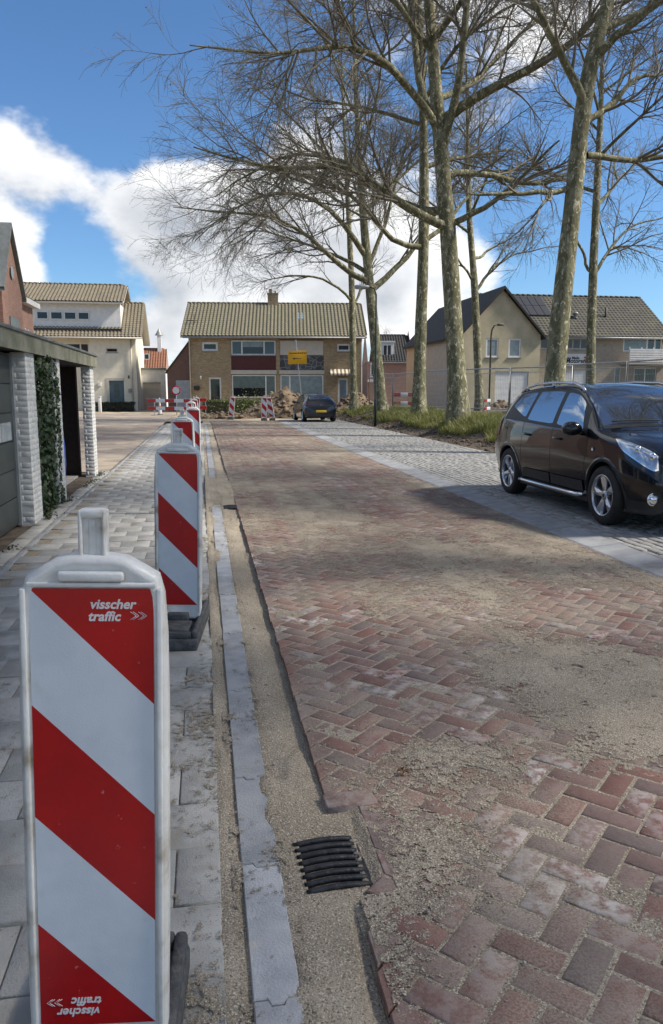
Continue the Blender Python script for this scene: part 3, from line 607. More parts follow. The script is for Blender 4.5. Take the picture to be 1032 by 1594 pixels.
def beacon_proto(logo=True):
    t = bpy.data.objects.new('barrier_beacon', None); COL.objects.link(t)
    # moulded white shell: bulging sides, sloping shoulders
    half = [(.118, .10), (.141, .125), (.150, .17), (.153, .45), (.153, .95), (.150, 1.10), (.144, 1.185), (.133, 1.225), (.07, 1.262), (.036, 1.268)]
    out = [(-x, z) for x, z in half] + [(x, z) for x, z in reversed(half)]
    bm = bmesh.new(); vs = [bm.verts.new((x, -.032, z)) for x, z in out]; f = bm.faces.new(vs)
    r = bmesh.ops.extrude_face_region(bm, geom=[f]); ev = [g for g in r['geom'] if isinstance(g, bmesh.types.BMVert)]
    for v in ev: v.co.y = .032
    bm.normal_update(); per = [e_ for e_ in bm.edges if abs(e_.verts[0].co.y - e_.verts[1].co.y) < 1e-6]
    bmesh.ops.bevel(bm, geom=per, offset=.017, segments=3, affect='EDGES', profile=.5); bmesh.ops.recalc_face_normals(bm, faces=bm.faces[:])
    big = sorted(bm.faces, key=lambda q: -q.calc_area())[:2]
    for fc in big:
        n = fc.normal.copy(); bmesh.ops.inset_region(bm, faces=[fc], thickness=.010, depth=0)
        for v in fc.verts: v.co -= n * .006
    mb = MB().bm(bm, 0, True); bm.free(); mb.build('shell', M['white_plastic'], t)
    hb = MB(); hb.box(-.025, .025, -.012, .012, 1.255, 1.358, 0, .005); hb.box(-.028, -.019, -.020, .020, 1.25, 1.360, 0, .004); hb.box(.019, .028, -.020, .020, 1.25, 1.360, 0, .004); hb.box(-.025, .025, -.020, .020, 1.343, 1.361, 0, .005); hb.box(-.066, .066, -.041, .041, 1.216, 1.236, 0, .005)
    hb.box(-.008, .008, -.015, .015, 1.262, 1.340, 0, .003); hb.build('handle', M['white_plastic'], t)
    rim = MB()
    for s in (-1, 1): rim.box(s * .137 - .006, s * .137 + .006, -.036, -.02, .15, 1.20, 0, .003)
    rim.box(-.13, .13, -.035, -.02, 1.203, 1.213, 0, .003); rim.build('rim', M['white_plastic'], t)
    for sgn in (-1, 1):
        a, b = MB(), MB(); stripes((a, b), -.125, .125, .2, 1.2, -.0295)
        s = b.build('sheet', M['white_sheet'], t); s2 = a.build('red_stripe', M['red_sheet'], s)
        if sgn == 1: s.rotation_euler = (0, 0, math.pi)
        if logo and sgn == -1:
            for rt_, pz in ((0, 1), (1, -1)):
                for me, dx, dz in ((TXT1, 0.0, 0.0), (TXT2, -.004, -.026)):
                    l = link('lettering', me, s); sc_ = .74
                    if rt_ == 0: l.location = (-.004 + dx, -.0302, 1.158 + dz); l.rotation_euler = (math.pi / 2, 0, 0)
                    else: l.location = (.004 - dx, -.0302, .242 - dz); l.rotation_euler = (math.pi / 2, math.pi, 0)
                    l.scale = (sc_, sc_, 1)
                cm = MB()
                for q in range(2):
                    x = .078 + q * .016
                    for (a_, b_) in (((x, 1.134), (x + .012, 1.1425)), ((x + .012, 1.1425), (x, 1.151)), ((x + .005, 1.134), (x + .017, 1.1425)), ((x + .017, 1.1425), (x + .005, 1.151))):
                        cm.tube([(a_[0], -.0298, a_[1]), (b_[0], -.0298, b_[1])], .0007, 4)
                ch = cm.build('chevron_mark', M['print'], s)
                if rt_: ch.rotation_euler = (0, math.pi, 0); ch.location = (0, 0, 1.4)
    ft = MB(); pl = [(-.20, -.36), (.20, -.36), (.20, .36), (-.20, .36)]
    ft.box(-.165, .165, -.38, .38, .0, .085, 0, .015); ft.box(-.10, .10, -.30, -.10, .085, .118, 0, .01); ft.box(-.10, .10, .10, .30, .085, .118, 0, .01)
    ft.box(-.160, -.125, -.37, .37, .08, .125, 0, .012); ft.box(.125, .160, -.37, .37, .08, .125, 0, .012); ft.box(-.125, .125, -.375, -.335, .08, .122, 0, .01); ft.box(-.125, .125, .335, .375, .08, .122, 0, .01); ft.box(-.07, .07, -.07, .07, .08, .15, 0, .012)
    ft.build('foot', M['rubber'], t)
    st = MB(); st.box(-.03, .03, -.018, .018, .06, .16); st.build('stem', M['galv'], t)
    return t
proto = beacon_proto()
plain = beacon_proto(False)
used = set()
bl = [((145, 910, 1.57), .015, 'large red and white striped barrier beacon in the left foreground, with lettering'),
      ((278, 708, 4.9), -.02, 'second nearest striped barrier beacon, standing on its rubber foot beside the gutter'),
      ((284, 657, 9.8), -.03, 'third striped barrier beacon in the row, partly behind the second one'),
      ((300, 640, 15.6), .05, 'fourth striped barrier beacon in the row, peeping out right of the third'),
      ((297.5, 630, 23.5), -.05, 'fifth striped barrier beacon in the row, small and far along the pavement edge'),
      ((302, 625, 31), .04, 'sixth striped barrier beacon, far end of the row before the red barrier'),
      ((306, 622, 38), .0, 'last striped barrier beacon of the row, at the far road corner')]
def put_beacon(x, y, z, rz, label, tilt=(0, 0), logo=False):
    src = proto if logo else plain
    o = src if src.name not in used else copy_tree(src); used.add(src.name)
    o.location = (x, y, z); o.rotation_euler = (tilt[0], tilt[1], rz); return tag(o, label, 'beacon', 'striped barrier beacons')
for i, (p, rz, lab) in enumerate(bl):
    q = atd(*p); ty_ = (.030, .028, 0, .01, -.02, 0, .02)[i]; put_beacon(q[0] - 1.2 * ty_, q[1], .0, -YAW * .55 + rz, lab, (0.01 if i else -.012, ty_), logo=(i == 0))
for (px, py, D, tl, lab) in [(359, 621, 43, (0.02, .10), 'tilted striped beacon standing in front of the garden hedge'), (411, 629, 41, (0, .02), 'upright striped beacon at the left foot of the dirt heap'), (424, 629, 41.3, (.05, -.17), 'leaning striped beacon right beside the upright one at the dirt heap')]:
    q = atd(px, py + 16, D); put_beacon(q[0], q[1], .0, -.1, lab, tl)
# ------------------------------------------------------------------ red and white barriers, signs
def barrier(label, a, b, z0, nseg, legs=True, hh=.22, gaps=(.95, .45)):
    a = Vector(a); b = Vector(b); L = (b - a).length; rz = math.atan2(b.y - a.y, b.x - a.x)
    t = thing('road_barrier', label, 'barrier', (a.x, a.y, z0), rz, 'red and white road barriers')
    for zc in gaps:
        bd = MB().box(0, L, -.015, .015, zc - hh / 2, zc + hh / 2, 0, .006).build('board', M['white_sheet'], t)
        for k in range(0, nseg, 2):
            MB().box(L * k / nseg, L * (k + 1) / nseg, -.018, -.0155, zc - hh / 2 + .003, zc + hh / 2 - .003).build('red_field', M['red_sheet'], bd)
    if legs:
        for x in (L * .16, L * .84):
            MB().box(x - .02, x + .02, .02, .06, .0, max(gaps) + hh / 2 + .05).box(x - .02, x + .02, -.35, .35, .0, .04).build('leg', M['galv'], t)
    return t
q0, q1 = atd(229, 640, 50), atd(301, 640, 49); barrier('long red and white two-board barrier across the end of the pavement', (q0[0], q0[1], 0), (q1[0], q1[1], 0), .0, 5)
q0, q1 = atd(310, 640, 50), atd(322, 640, 50); barrier('short red and white barrier end just right of the beacon row', (q0[0], q0[1], 0), (q1[0], q1[1], 0), .05, 1)
q0, q1 = atd(612, 628, 44), atd(646, 628, 44); barrier('white and red barrier boards standing between two tree trunks', (q0[0], q0[1], 0), (q1[0], q1[1], 0), .42, 3)
q0, q1 = atd(752, 633, 34), atd(763, 633, 34.5); barrier('small red and white barrier piece behind the mesh fence by the thin tree', (q0[0], q0[1], 0), (q1[0], q1[1], 0), .40, 2, gaps=(.75, .4), hh=.14)
t = thing('road_closed_sign', 'round white road sign with red border behind the barrier', 'road sign', tuple(atd(275, 640, 51)[:2]) + (0,), -YAW)
mb = MB(); mb.lathe([(0, 0), (0, .23)], 28, 'y', (0, -.012, 1.62)); mb.build('white_disc', M['white_sheet'], t, fix=False)
mb = MB(); mb.lathe([(0, .228), (-.004, .23), (-.004, .31), (.012, .31), (.012, 0)], 28, 'y', (0, -.010, 1.62)); mb.build('red_ring', M['red_sheet'], t)
MB().tube([(0, .03, 0), (0, .03, 1.9)], .03, 8).build('pole', M['galv'], t)
t = thing('road_cone', 'small white road cone with an orange band behind the long barrier', 'cone', tuple(atd(249, 640, 51.5)[:2]) + (0,))
mb = MB(); mb.box(-.19, .19, -.19, .19, 0, .04, 0, .01); mb.build('base', M['rubber'], t)
MB().lathe([(.04, .14), (.35, .10), (.75, .05), (1.12, .03)], 16, 'z').build('cone_body', pm('white_cone', (.66, .64, .62), rough=.5), t); MB().lathe([(.78, .049), (1.1, .034), (1.14, .0)], 16, 'z').build('white_band', M['white_sheet'], t); MB().lathe([(.42, .094), (.6, .073)], 16, 'z').build('orange_band', pm('orange_cone', (.6, .16, .05), rough=.5), t)
# yellow diversion sign on a leaning pole
b0 = atd(472, 648, 45); t = thing('diversion_sign', 'yellow diversion sign with a black arrow on a thin pole behind the grey car', 'road sign', (b0[0], b0[1], 0), -YAW)
t.rotation_euler = (0, R(-5.2), -YAW)
MB().tube([(0, .03, 0), (0, .03, 4.55)], .035, 8).build('pole', M['galv'], t)
pn = MB().box(-.55, .55, -.012, .012, 3.15, 3.93, 0, .01).build('panel', M['yellow'], t); mk = MB(); x = -.44
for wd in (.09, .05, .08, .06, .10, .05, .07, .09, .04, .08, .0, .12, .03):
    if wd: mk.box(x, x + wd * .8, -.0150, -.0125, 3.74, 3.74 + random.choice((.07, .085, .075)))
    x += wd + .012
mk.prism([(-.30, 3.47), (-.16, 3.41), (-.16, 3.45), (.24, 3.455), (.24, 3.485), (-.16, 3.49), (-.16, 3.53)], -.0150, -.0125); mk.build('marks', M['ink'], pn); pn.rotation_euler = (0, R(4), 0); pn.location = (-.25, 0, .008)

# ------------------------------------------------------------------ garage row on the left
GX = -2.05
gar = thing('garage_row', 'row of flat-roofed white brick garages along the left pavement', 'garage', (GX, 0, 0))
wb = [mesh_np('brick', *block(ww, hh_, .012, .002), mats=[M['wbrick']]) for ww, hh_ in ((.205, .058), (.098, .058))]
def pillar(y0, y1, xin=.17, z1=2.05):
    p = MB().box(-xin + .004, -.0018, y0 + .0018, y1 - .006, -.03, z1).build('pillar', M['wmortar'], gar)
    H = .0665; nz = int(z1 / H)
    for k in range(nz):
        z = .012 + k * H + .033
        def course(L, flip, place):
            x = 0.0
            seq = [.214] * 9 if not flip else [.107] + [.214] * 9
            for s in seq:
                s = min(s, L - x)
                if s < .05: break
                me = wb[0] if s > .16 else wb[1]; o = link('brick', me, p); place(o, x + s / 2, z); o.scale = ((s - .008) / (.205 if s > .16 else .098), 1, 1); x += s
        course(y1 - y0, k % 2, lambda o, a, z: (setattr(o, 'location', (.0 + random.gauss(0, .0012), y0 + a, z)), setattr(o, 'rotation_euler', (math.pi / 2, random.gauss(0, .004), math.pi / 2))))
        course(xin - .01, (k + 1) % 2, lambda o, a, z: (setattr(o, 'location', (-a, y0 + random.gauss(0, .0012), z)), setattr(o, 'rotation_euler', (math.pi / 2, random.gauss(0, .004), 0))))
    return p
for y0, y1 in ((9.60, 10.10), (11.30, 11.85), (14.95, 15.42)): pillar(y0, y1)
MB().box(-.30, -.006, 6.5, 7.05, -.03, 2.05).box(-.30, -.006, 3.4, 3.95, -.03, 2.05).build('pillar', M['wmortar'], gar)
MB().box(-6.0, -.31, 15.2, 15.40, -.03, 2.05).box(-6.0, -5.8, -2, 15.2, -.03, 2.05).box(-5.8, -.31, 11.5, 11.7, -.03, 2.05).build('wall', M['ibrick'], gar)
MB().box(-5.8, -.32, 11.75, 15.15, -.03, -.006).build('carport_floor', M['concrete'], gar)
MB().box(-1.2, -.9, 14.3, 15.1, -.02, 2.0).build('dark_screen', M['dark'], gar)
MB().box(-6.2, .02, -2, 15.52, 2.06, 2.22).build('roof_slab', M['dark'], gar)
fa = MB().box(.0205, .052, -2.0, 15.56, 2.045, 2.245).box(-6.2, .02, 15.525, 15.557, 2.045, 2.245)
fa.build('fascia', M['fascia'], gar)
MB().box(-6.2, .075, -2.0, 15.59, 2.247, 2.285, 0, .006).build('roof_edging', M['roofing'], gar)
def gdoor(y0, y1, strip):
    d = MB().box(-.21, -.18, y0, y1, .0, 2.03).build('garage_door', M['gdoor'], gar)
    n = 6
    for k in range(n):
        z0 = .012 + k * 2.0 / n
        MB().box(-.18, -.163, y0 + .01, y1 - .01, z0 + .006, z0 + 2.0 / n - .006, 0, .004).build('door_panel', M['gdoor'], d)
    MB().box(-.18, -.135, y1 - .07, y1, -.01, 2.03).build('door_frame', M['alu'], d)
    if strip:
        for k in range(5): MB().box(-.162, -.157, y1 - .18 - (k + 1) * .46, y1 - .18 - k * .46 - .02, 1.03, 1.24).build('door_window', pm('pale_frosted_pane', (.36, .40, .41), (.24, .28, .30), 3, .2), d)
gdoor(7.05, 9.60, True); gdoor(3.95, 6.5, False)
MB().box(-.32, -.15, 10.10, 11.30, -.03, 2.05).build('wall_infill', M['wmortar'], gar)
MB().box(-.62, -.30, 11.9, 12.6, 1.93, 1.985).build('door_track', M['wpaint'], gar)
# ivy on the bay between the first two pillars
iv = thing('ivy', 'dark green ivy climbing the wall between two white garage pillars', 'ivy', (GX, 10.7, 0))
sm = MB()
for s in range(9):
    y = random.uniform(-.5, .7); pts = []; z = -.02
    while z < 2.0: pts.append((-.17 + random.uniform(0, .05), y, z)); z += .2; y = max(-.58, min(.85, y + random.gauss(0, .06)))
    sm.tube(pts, [.012 * (1 - .7 * i / len(pts)) for i in range(len(pts))], 5)
sm.build('stem', M['twig'], iv)
n = 3600; z = RNG.uniform(.0, 2.06, n); bulge = .1 + .08 * fbm(np.full(n, 3.), z * 2.2); y = RNG.uniform(-.6, .62, n); y = np.where(RNG.random(n) < .20, RNG.uniform(.6, .6 + bulge * 2.2, n), y)
x = -.12 + .17 * RNG.random(n) ** .7 * (1 - .5 * np.abs(y) / .7) + np.where(y > .6, .05, 0) + .09 * (fbm(y * 3, z * 2.5) - .4)
def leaves(P, size, nrm, mat, name, parent, spread=.8):
    n = len(P); nr = nrm + RNG.normal(0, spread, (n, 3)); nr /= np.linalg.norm(nr, axis=1)[:, None]; r = RNG.normal(0, 1, (n, 3)); u = np.cross(nr, r); u /= np.linalg.norm(u, axis=1)[:, None]; v = np.cross(nr, u); s = np.asarray(size)[:, None]
    q = np.stack([P - u * s * .5, P + v * s * .45 + nr * s * .1, P + u * s * .5 + nr * s * .05, P - v * s * .45 + nr * s * .1], 1).reshape(-1, 3)
    return link(name, mesh_np(name, q, np.arange(4 * n).reshape(-1, 4), attr=np.repeat(np.clip(RNG.normal(.4, .25, n), 0, 1), 4), mats=[mat]), parent, kind='stuff')
leaves(np.c_[x, y, z], RNG.uniform(.035, .085, n), np.array([1, -.3, .3]), M['ivy'], 'leaves', iv)
bb = thing('plastic_barrel', 'blue plastic barrel standing in the dark open carport', 'barrel', (GX - .66, 14.1, 0))
MB().lathe([(0, 0), (0, .24), (.05, .27), (.3, .29), (.6, .29), (.85, .27), (.92, .24)], 20, 'z').build('body', M['blue'], bb); MB().lathe([(.92, .25), (.95, .25), (.96, .22), (.96, 0)], 20, 'z').build('lid', M['blue'], bb)
# weeds at the foot of the garages
n = 1500; yy = RNG.uniform(6, 15.5, n); xx = GX + .03 + RNG.gamma(2, .03, n); kk = fbm(yy * 2, xx * 0) > .52; yy, xx = yy[kk], xx[kk]
leaves(np.c_[xx, yy, RNG.uniform(-.01, .03, len(xx))], RNG.uniform(.01, .035, len(xx)), np.array([0, 0, 1.]), M['hedge2'], 'weeds', None)['label'] = 'low weeds and moss along the garage foot'

# ------------------------------------------------------------------ houses
def wallface(mb, x0, x1, z0, z1, ops, y=0.0, depth=.12, mi=0):
    xs = sorted(set([x0, x1] + [v for o in ops for v in o[:2]])); zs = sorted(set([z0, z1] + [v for o in ops for v in o[2:4]]))
    for i in range(len(xs) - 1):
        for j in range(len(zs) - 1):
            cx, cz = (xs[i] + xs[i + 1]) / 2, (zs[j] + zs[j + 1]) / 2
            if any(o[0] < cx < o[1] and o[2] < cz < o[3] for o in ops): continue
            mb.quad((xs[i], y, zs[j]), (xs[i + 1], y, zs[j]), (xs[i + 1], y, zs[j + 1]), (xs[i], y, zs[j + 1]), mi)
    for (a, b, c, d) in [o[:4] for o in ops]:
        mb.quad((a, y, c), (a, y + depth, c), (a, y + depth, d), (a, y, d), mi); mb.quad((b, y, c), (b, y, d), (b, y + depth, d), (b, y + depth, c), mi)
        mb.quad((a, y, d), (a, y + depth, d), (b, y + depth, d), (b, y, d), mi); mb.quad((a, y, c), (b, y, c), (b, y + depth, c), (a, y + depth, c), mi)
        # closed back so that nothing shows through
        mb.quad((a, y + depth + .12, c), (b, y + depth + .12, c), (b, y + depth + .12, d), (a, y + depth + .12, d), mi)
    return mb
def window(par, x0, x1, z0, z1, y=.05, splits=(), fr=.07, fmat='wpaint', gmat='glass', name='window', sill=True, gm2=None):
    mb = MB(); mb.box(x0, x0 + fr, y, y + .06, z0, z1).box(x1 - fr, x1, y, y + .06, z0, z1).box(x0 + fr, x1 - fr, y + .002, y + .058, z0, z0 + fr).box(x0 + fr, x1 - fr, y + .002, y + .058, z1 - fr, z1)
    xs = [x0 + fr] + [x0 + (x1 - x0) * s for s in splits] + [x1 - fr]
    for s in splits: mb.box(x0 + (x1 - x0) * s - fr * .55, x0 + (x1 - x0) * s + fr * .55, y + .003, y + .057, z0 + fr, z1 - fr)
    wn = mb.build(name, M[fmat], par)
    for i in range(len(xs) - 1):
        g = (gm2[i] if gm2 else gmat); MB().box(xs[i], xs[i + 1], y + .025, y + .04, z0 + fr * .9, z1 - fr * .9).build('pane', M[g], wn)
    if sill: MB().box(x0 - .05, x1 + .05, y - .09, y + .02, z0 - .06, z0 - .004).build('sill', M['zinc'], wn)
    return wn
def pantile(par, x0, x1, ye, ze, yr, zr, mat, per=.28, crs=.35, amp=.045, name='roof', both=True, thick=.12):
    run = math.hypot(yr - ye, zr - ze); nu = max(2, int((x1 - x0) / per)); nc = max(2, int(run / crs)); us = np.linspace(x0, x1, nu * 6 + 1)
    vs = np.concatenate([[k / nc, (k + .5) / nc, (k + .985) / nc] for k in range(nc)] + [[1.0]]); sv = np.array([q % 1 for q in (vs * nc)])
    Uu, Vv = np.meshgrid(us, vs); ph = (Uu - x0) / per * 2 * np.pi; wave = np.maximum(np.sin(ph), -.55) + .2 * np.sin(ph * 2 + .5)
    saw = np.concatenate([[0, .5, 1.0] for k in range(nc)] + [[1.0]])[:, None]; disp = amp * wave + .035 * (1 - saw)
    def slope(yr_, sgn):
        ny, nz = (zr - ze) / run, abs(yr - ye) / run
        return np.stack([Uu, ye_ + (yr_ - ye_) * Vv - sgn * ny * disp, ze + (zr - ze) * Vv + nz * disp], -1)
    ye_ = ye; A = slope(yr, 1); r = link(name, grid_mesh(name, A[..., 0], A[..., 1], A[..., 2], mat), par)
    if both:
        ye_ = 2 * yr - ye; B = slope(yr, -1); MBb = grid_mesh('roof_back', B[..., 0], B[..., 1], B[..., 2], mat); link('back_slope', MBb, r)
    # boarding under the tiles, eaves and verges
    mb = MB(); yb = 2 * yr - ye if both else yr; d = .05
    if both: mb.add([(x, y, z) for x in (x0 + .02, x1 - .02) for y, z in ((ye + .02, ze - d), (yr, zr - d), (yb - .02, ze - d), (yb - .02, ze - d - thick), (yr, zr - d - thick), (ye + .02, ze - d - thick))], [(0, 1, 4, 5), (1, 2, 3, 4), (6, 11, 10, 7), (7, 10, 9, 8), (0, 6, 7, 1), (1, 7, 8, 2), (2, 8, 9, 3), (3, 9, 10, 4), (4, 10, 11, 5), (5, 11, 6, 0)])
    else: mb.add([(x, y, z) for x in (x0 + .02, x1 - .02) for y, z in ((ye + .02, ze - d), (yr, zr - d), (yr, zr - d - thick), (ye + .02, ze - d - thick))], [(0, 1, 2, 3), (4, 7, 6, 5), (0, 4, 5, 1), (1, 5, 6, 2), (2, 6, 7, 3), (3, 7, 4, 0)])
    mb.build('eaves_board', M['cpaint'], r)
    rc = MB()
    for i in range(int((x1 - x0) / .4)):
        a = x0 + i * .4; rc.tube([(a, yr, zr + .035), (a + .42, yr, zr + .025)], [.085, .075], 8)
    rc.build('ridge_tiles', mat, r); return r
def gablewalls(mb, x0, x1, yd, z1, zr, z0=-.3, front=True, mi=0, yo=0):
    """side and back walls of a gabled block with ridge along x"""
    ym = yd / 2
    for x in (x0, x1): mb.add([(x, yo, z0), (x, yo + yd, z0), (x, yo + yd, z1), (x, yo + ym, zr), (x, yo, z1)], [(0, 1, 2, 3, 4)], mi)
    mb.quad((x0, yo + yd, z0), (x1, yo + yd, z0), (x1, yo + yd, z1), (x0, yo + yd, z1), mi); return mb
# --- semi-detached pair at the end of the road
s_ = .0492; q = atd(297, 640, 58)
H = thing('semi_detached_house', 'yellow-brown brick semi-detached house at the end of the road', 'house', (q[0], q[1], -.05), R(-6.5))
fx = lambda px: (px - 297) * s_; fz = lambda py: 1.6 + (608 - py) * s_ * 1.005
W = 13.1
ops = [(fx(317), fx(341), fz(547), fz(534)), (fx(361), fx(430), fz(619), fz(530)), (fx(436), fx(504), fz(619), fz(529)), (fx(525), fx(545), fz(547), fz(536)), (fx(326), fx(345), .1, fz(587)), (fx(526), fx(542), .1, fz(588))]
mb = wallface(MB(), 0, W, -.3, 5.75, ops, 0, .14); gablewalls(mb, 0, W, 9.0, 5.75, 8.55); mb.build('wall', M['ybrick'], H)
window(H, ops[0][0], ops[0][1], ops[0][2], ops[0][3], .03, fr=.14, gmat='glassd'); window(H, ops[3][0], ops[3][1], ops[3][2], ops[3][3], .03, fr=.12, gmat='glass')
for k, (a, b) in enumerate(((fx(361), fx(430)), (fx(436), fx(504)))):
    up = (a + .02, b - .02, fz(553), fz(531)); lo = (a + .02, b - .02, fz(618), fz(583))
    if k == 0:
        window(H, *up, .04, (.24, .74), .09, gm2=['glass', 'glassd', 'glass'])
        MB().box(up[0] + .8, up[1] - .95, .055, .062, fz(541), fz(532)).build('half_blind', M['glassb'], H)
        MB().box(a + .01, b - .01, .03, .09, fz(575), fz(554.3)).build('red_panel', M['redpanel'], H)
        window(H, *lo, .04, (.77,), .09, gm2=['glassd', 'glassg'], sill=False); MB().box(lo[0] + .12, lo[0] + 2.5, .055, .062, fz(603), fz(584.5)).build('roller_blind', M['glassg'], H)
    else:
        MB().box(up[0], up[1], .05, .09, up[2], up[3]).build('shutter', M['cpaint'], H)
        MB().box(a + .01, b - .01, .03, .09, fz(575), fz(554)).build('stone_panel', M['stone'], H)
        window(H, *lo, .04, (.22,), .09, gm2=['glassb', 'glassb'], sill=False)
    MB().box(a - .05, b + .05, -.06, .10, fz(582), fz(575.8)).build('beam', M['cpaint'], H)
window(H, *ops[4], .05, fr=.12, gmat='glassd', name='door', sill=False); d = window(H, *ops[5], .05, fr=.14, gmat='glassb', name='door', sill=False)
aw = thing('awning', 'cream and brown striped awning over the right-hand house door', 'awning', (0, 0, 0))
aw.parent = None
n = 12; x0, x1 = fx(514), fx(550)
c_ = math.cos(H.rotation_euler.z); sn = math.sin(H.rotation_euler.z)
aw.location = (q[0] + c_ * x0, q[1] + sn * x0, -.05); aw.rotation_euler = H.rotation_euler
for i in range(n):
    a, b = (x1 - x0) * i / n, (x1 - x0) * (i + 1) / n; z1, z0 = fz(574), fz(581)
    MB().add([(a, -.02, z1), (b, -.02, z1), (b, -.75, z0), (a, -.75, z0), (b, -.75, z0 - .14), (a, -.75, z0 - .14), (a, -.02, z1 - .02), (b, -.02, z1 - .02), (b, -.73, z0 - .02), (a, -.73, z0 - .02)], [(0, 1, 2, 3), (3, 2, 4, 5), (6, 9, 8, 7)]).build('stripe', M['awning' if i % 2 == 0 else 'awning2'], aw, fix=False)
rf = pantile(H, fx(285), fx(571), -.45, 5.72, 4.5, 8.6, M['tile_y'])
ch = MB().box(fx(416), fx(433), 4.2, 4.9, 8.3, 9.35).box(fx(415.5), fx(433.5), 4.15, 4.95, 9.35, 9.42); ch.box(fx(418), fx(423), 4.3, 4.7, 9.42, 9.75).box(fx(427), fx(430), 4.4, 4.7, 9.42, 9.6); ch.build('chimney', M['ybrick'], H)
MB().add([(fx(463), 2.0, 7.18), (fx(475), 2.0, 7.18), (fx(475), 3.0, 7.76), (fx(463), 3.0, 7.76), (fx(463), 2.0, 7.05), (fx(475), 2.0, 7.05), (fx(475), 3.0, 7.6), (fx(463), 3.0, 7.6)], [(0, 1, 2, 3), (0, 4, 5, 1), (1, 5, 6, 2), (3, 7, 4, 0), (2, 6, 7, 3)]).build('skylight', M['glassb'], H)
MB().tube([(fx(303), 1.2, 6.6), (fx(303), 1.2, 7.4)], .03, 6).tube([(fx(292), 1.2, 6.95), (fx(308), 1.2, 6.95)], .04, 6).build('antenna', M['slat'], H)
MB().tube([(fx(289), -.42, 5.6), (W + .2, -.42, 5.6)], .075, 8).build('gutter', M['zinc'], H)
for x in (.05, W - .05): MB().tube([(x, -.40, 5.6), (x, -.09, 5.2), (x, -.09, 0)], .045, 8).build('drainpipe', M['cpaint'], H)
MB().box(fx(303), fx(312), -.16, 0, 1.7, 2.0, 0, .02).build('letterbox', M['ink'], H); MB().tube([(fx(314), -.1, 2.5), (fx(314), -.1, 2.75)], .06, 8).build('wall_lamp', M['wpaint'], H)
# brick side garage with a steep gable on the left of the pair
q2 = atd(262, 640, 60); G = thing('brick_side_garage', 'dark brick garage with steep gable and grey door left of the yellow house', 'garage', (q2[0], q2[1], -.05), R(-4))
sg = .0508; gw = 36 * sg
mb = MB(); mb.add([(0, 0, -.2), (gw + .3, 0, -.2), (gw + .3, 0, 5.3), (gw - .1, 0, 5.5), (0, 0, 3.2)], [(0, 1, 2, 3, 4)]); mb.quad((0, 0, -.2), (0, 6, -.2), (0, 6, 3.2), (0, 0, 3.2)); mb.build('wall', M['dbrick'], G)
MB().box(13 * sg, gw + .2, -.05, .02, -.1, 2.45).build('door', M['alu'], G)
MB().add([(-.12, -.1, 3.1), (-.12, 6, 3.1), (gw, 6, 5.6), (gw, -.1, 5.6), (-.12, -.1, 2.98), (gw, -.1, 5.48), (-.12, 6, 2.98), (gw, 6, 5.48)], [(0, 3, 2, 1), (0, 4, 5, 3), (0, 1, 6, 4), (4, 6, 7, 5)]).build('roof', M['tile_d'], G)
# garage and house with an orange roof in the gap
q3 = atd(221, 640, 66); G = thing('white_garage', 'white garage with pale door in the gap between the houses', 'garage', (q3[0], q3[1], -.05), 0); sg = 66 / 1180
mb = wallface(MB(), 0, 37 * sg, -.2, 3.45, [(3 * sg, 30 * sg, -.1, 2.35)], 0, .15); mb.box(0, 37 * sg, .3, 7, -.2, 3.4); mb.build('wall', M['wpaint'], G)
MB().box(3 * sg, 30 * sg, .1, .16, -.1, 2.35).build('door', M['cpaint'], G); MB().box(-.1, 37 * sg + .1, -.1, 7.1, 3.45, 3.6).build('roof', M['roofing'], G)
q3 = atd(206, 640, 84); G = thing('orange_roof_house', 'distant brick house with orange tiled roof and small white cupola', 'house', (q3[0], q3[1], -.05), 0); sg = 84 / 1180
mb = MB(); mb.box(0, 53 * sg, .6, 7, -.2, 4.1); gablewalls(mb, 0, 53 * sg, 8, 4.1, 6.2, yo=.3); mb.build('wall', M['rbrick'], G)
rf = pantile(G, -.2, 53 * sg, 0, 4.1, 4.2, 6.4, M['tile_r']); window(G, 20 * sg, 28 * sg, 5.05, 5.7, .95, fr=.08, gmat='glass', name='roof_window', sill=False)
MB().box(39 * sg, 45 * sg, 3.5, 4.2, 5.8, 7.9).build('cupola', M['wpaint'], G); MB().lathe([(7.9, .5), (8.2, .3), (8.7, .02)], 8, 'z', (42 * sg, 3.85, 0)).build('cupola_roof', M['zinc'], G)
# --- cream house on the left
q4 = atd(215, 637, 61.5); sc4 = 61.5 / 1180; fx = lambda px: (px - 212) * sc4; fz = lambda py: 1.6 + (608 - py) * sc4 * 1.005
B = thing('cream_house', 'cream painted brick house with a long dormer and grey-tan tiled roofs', 'house', (q4[0], q4[1], -.05), 0)
wl = fx(20); ops = [(fx(168), fx(185), fz(549.5), fz(543)), (fx(168), fx(192), .1, fz(590)), (fx(138), fx(145), fz(612), fz(585))]
mb = wallface(MB(), fx(143), 0, -.3, 5.9, ops[:2], 0, .16); mb.quad((fx(143), 0, -.3), (fx(143), .8, -.3), (fx(143), .8, 5.9), (fx(143), 0, 5.9))
wallface(mb, wl, fx(143), -.3, 5.9, [(fx(98), fx(141), fz(562), fz(535)), (fx(132), fx(143) - .02, 1.0, 2.9)], .8, .16); gablewalls(mb, wl, 0, 8.6, 5.9, 8.9); mb.build('wall', M['cream'], B)
window(B, *ops[0], .05, fr=.07, fmat='cpaint', gmat='glassd'); w_ = window(B, fx(98), fx(141), fz(562), fz(535), .85, (.7,), .1); window(B, fx(132), fx(143) - .03, 1.0, 2.9, .85, (), .1)
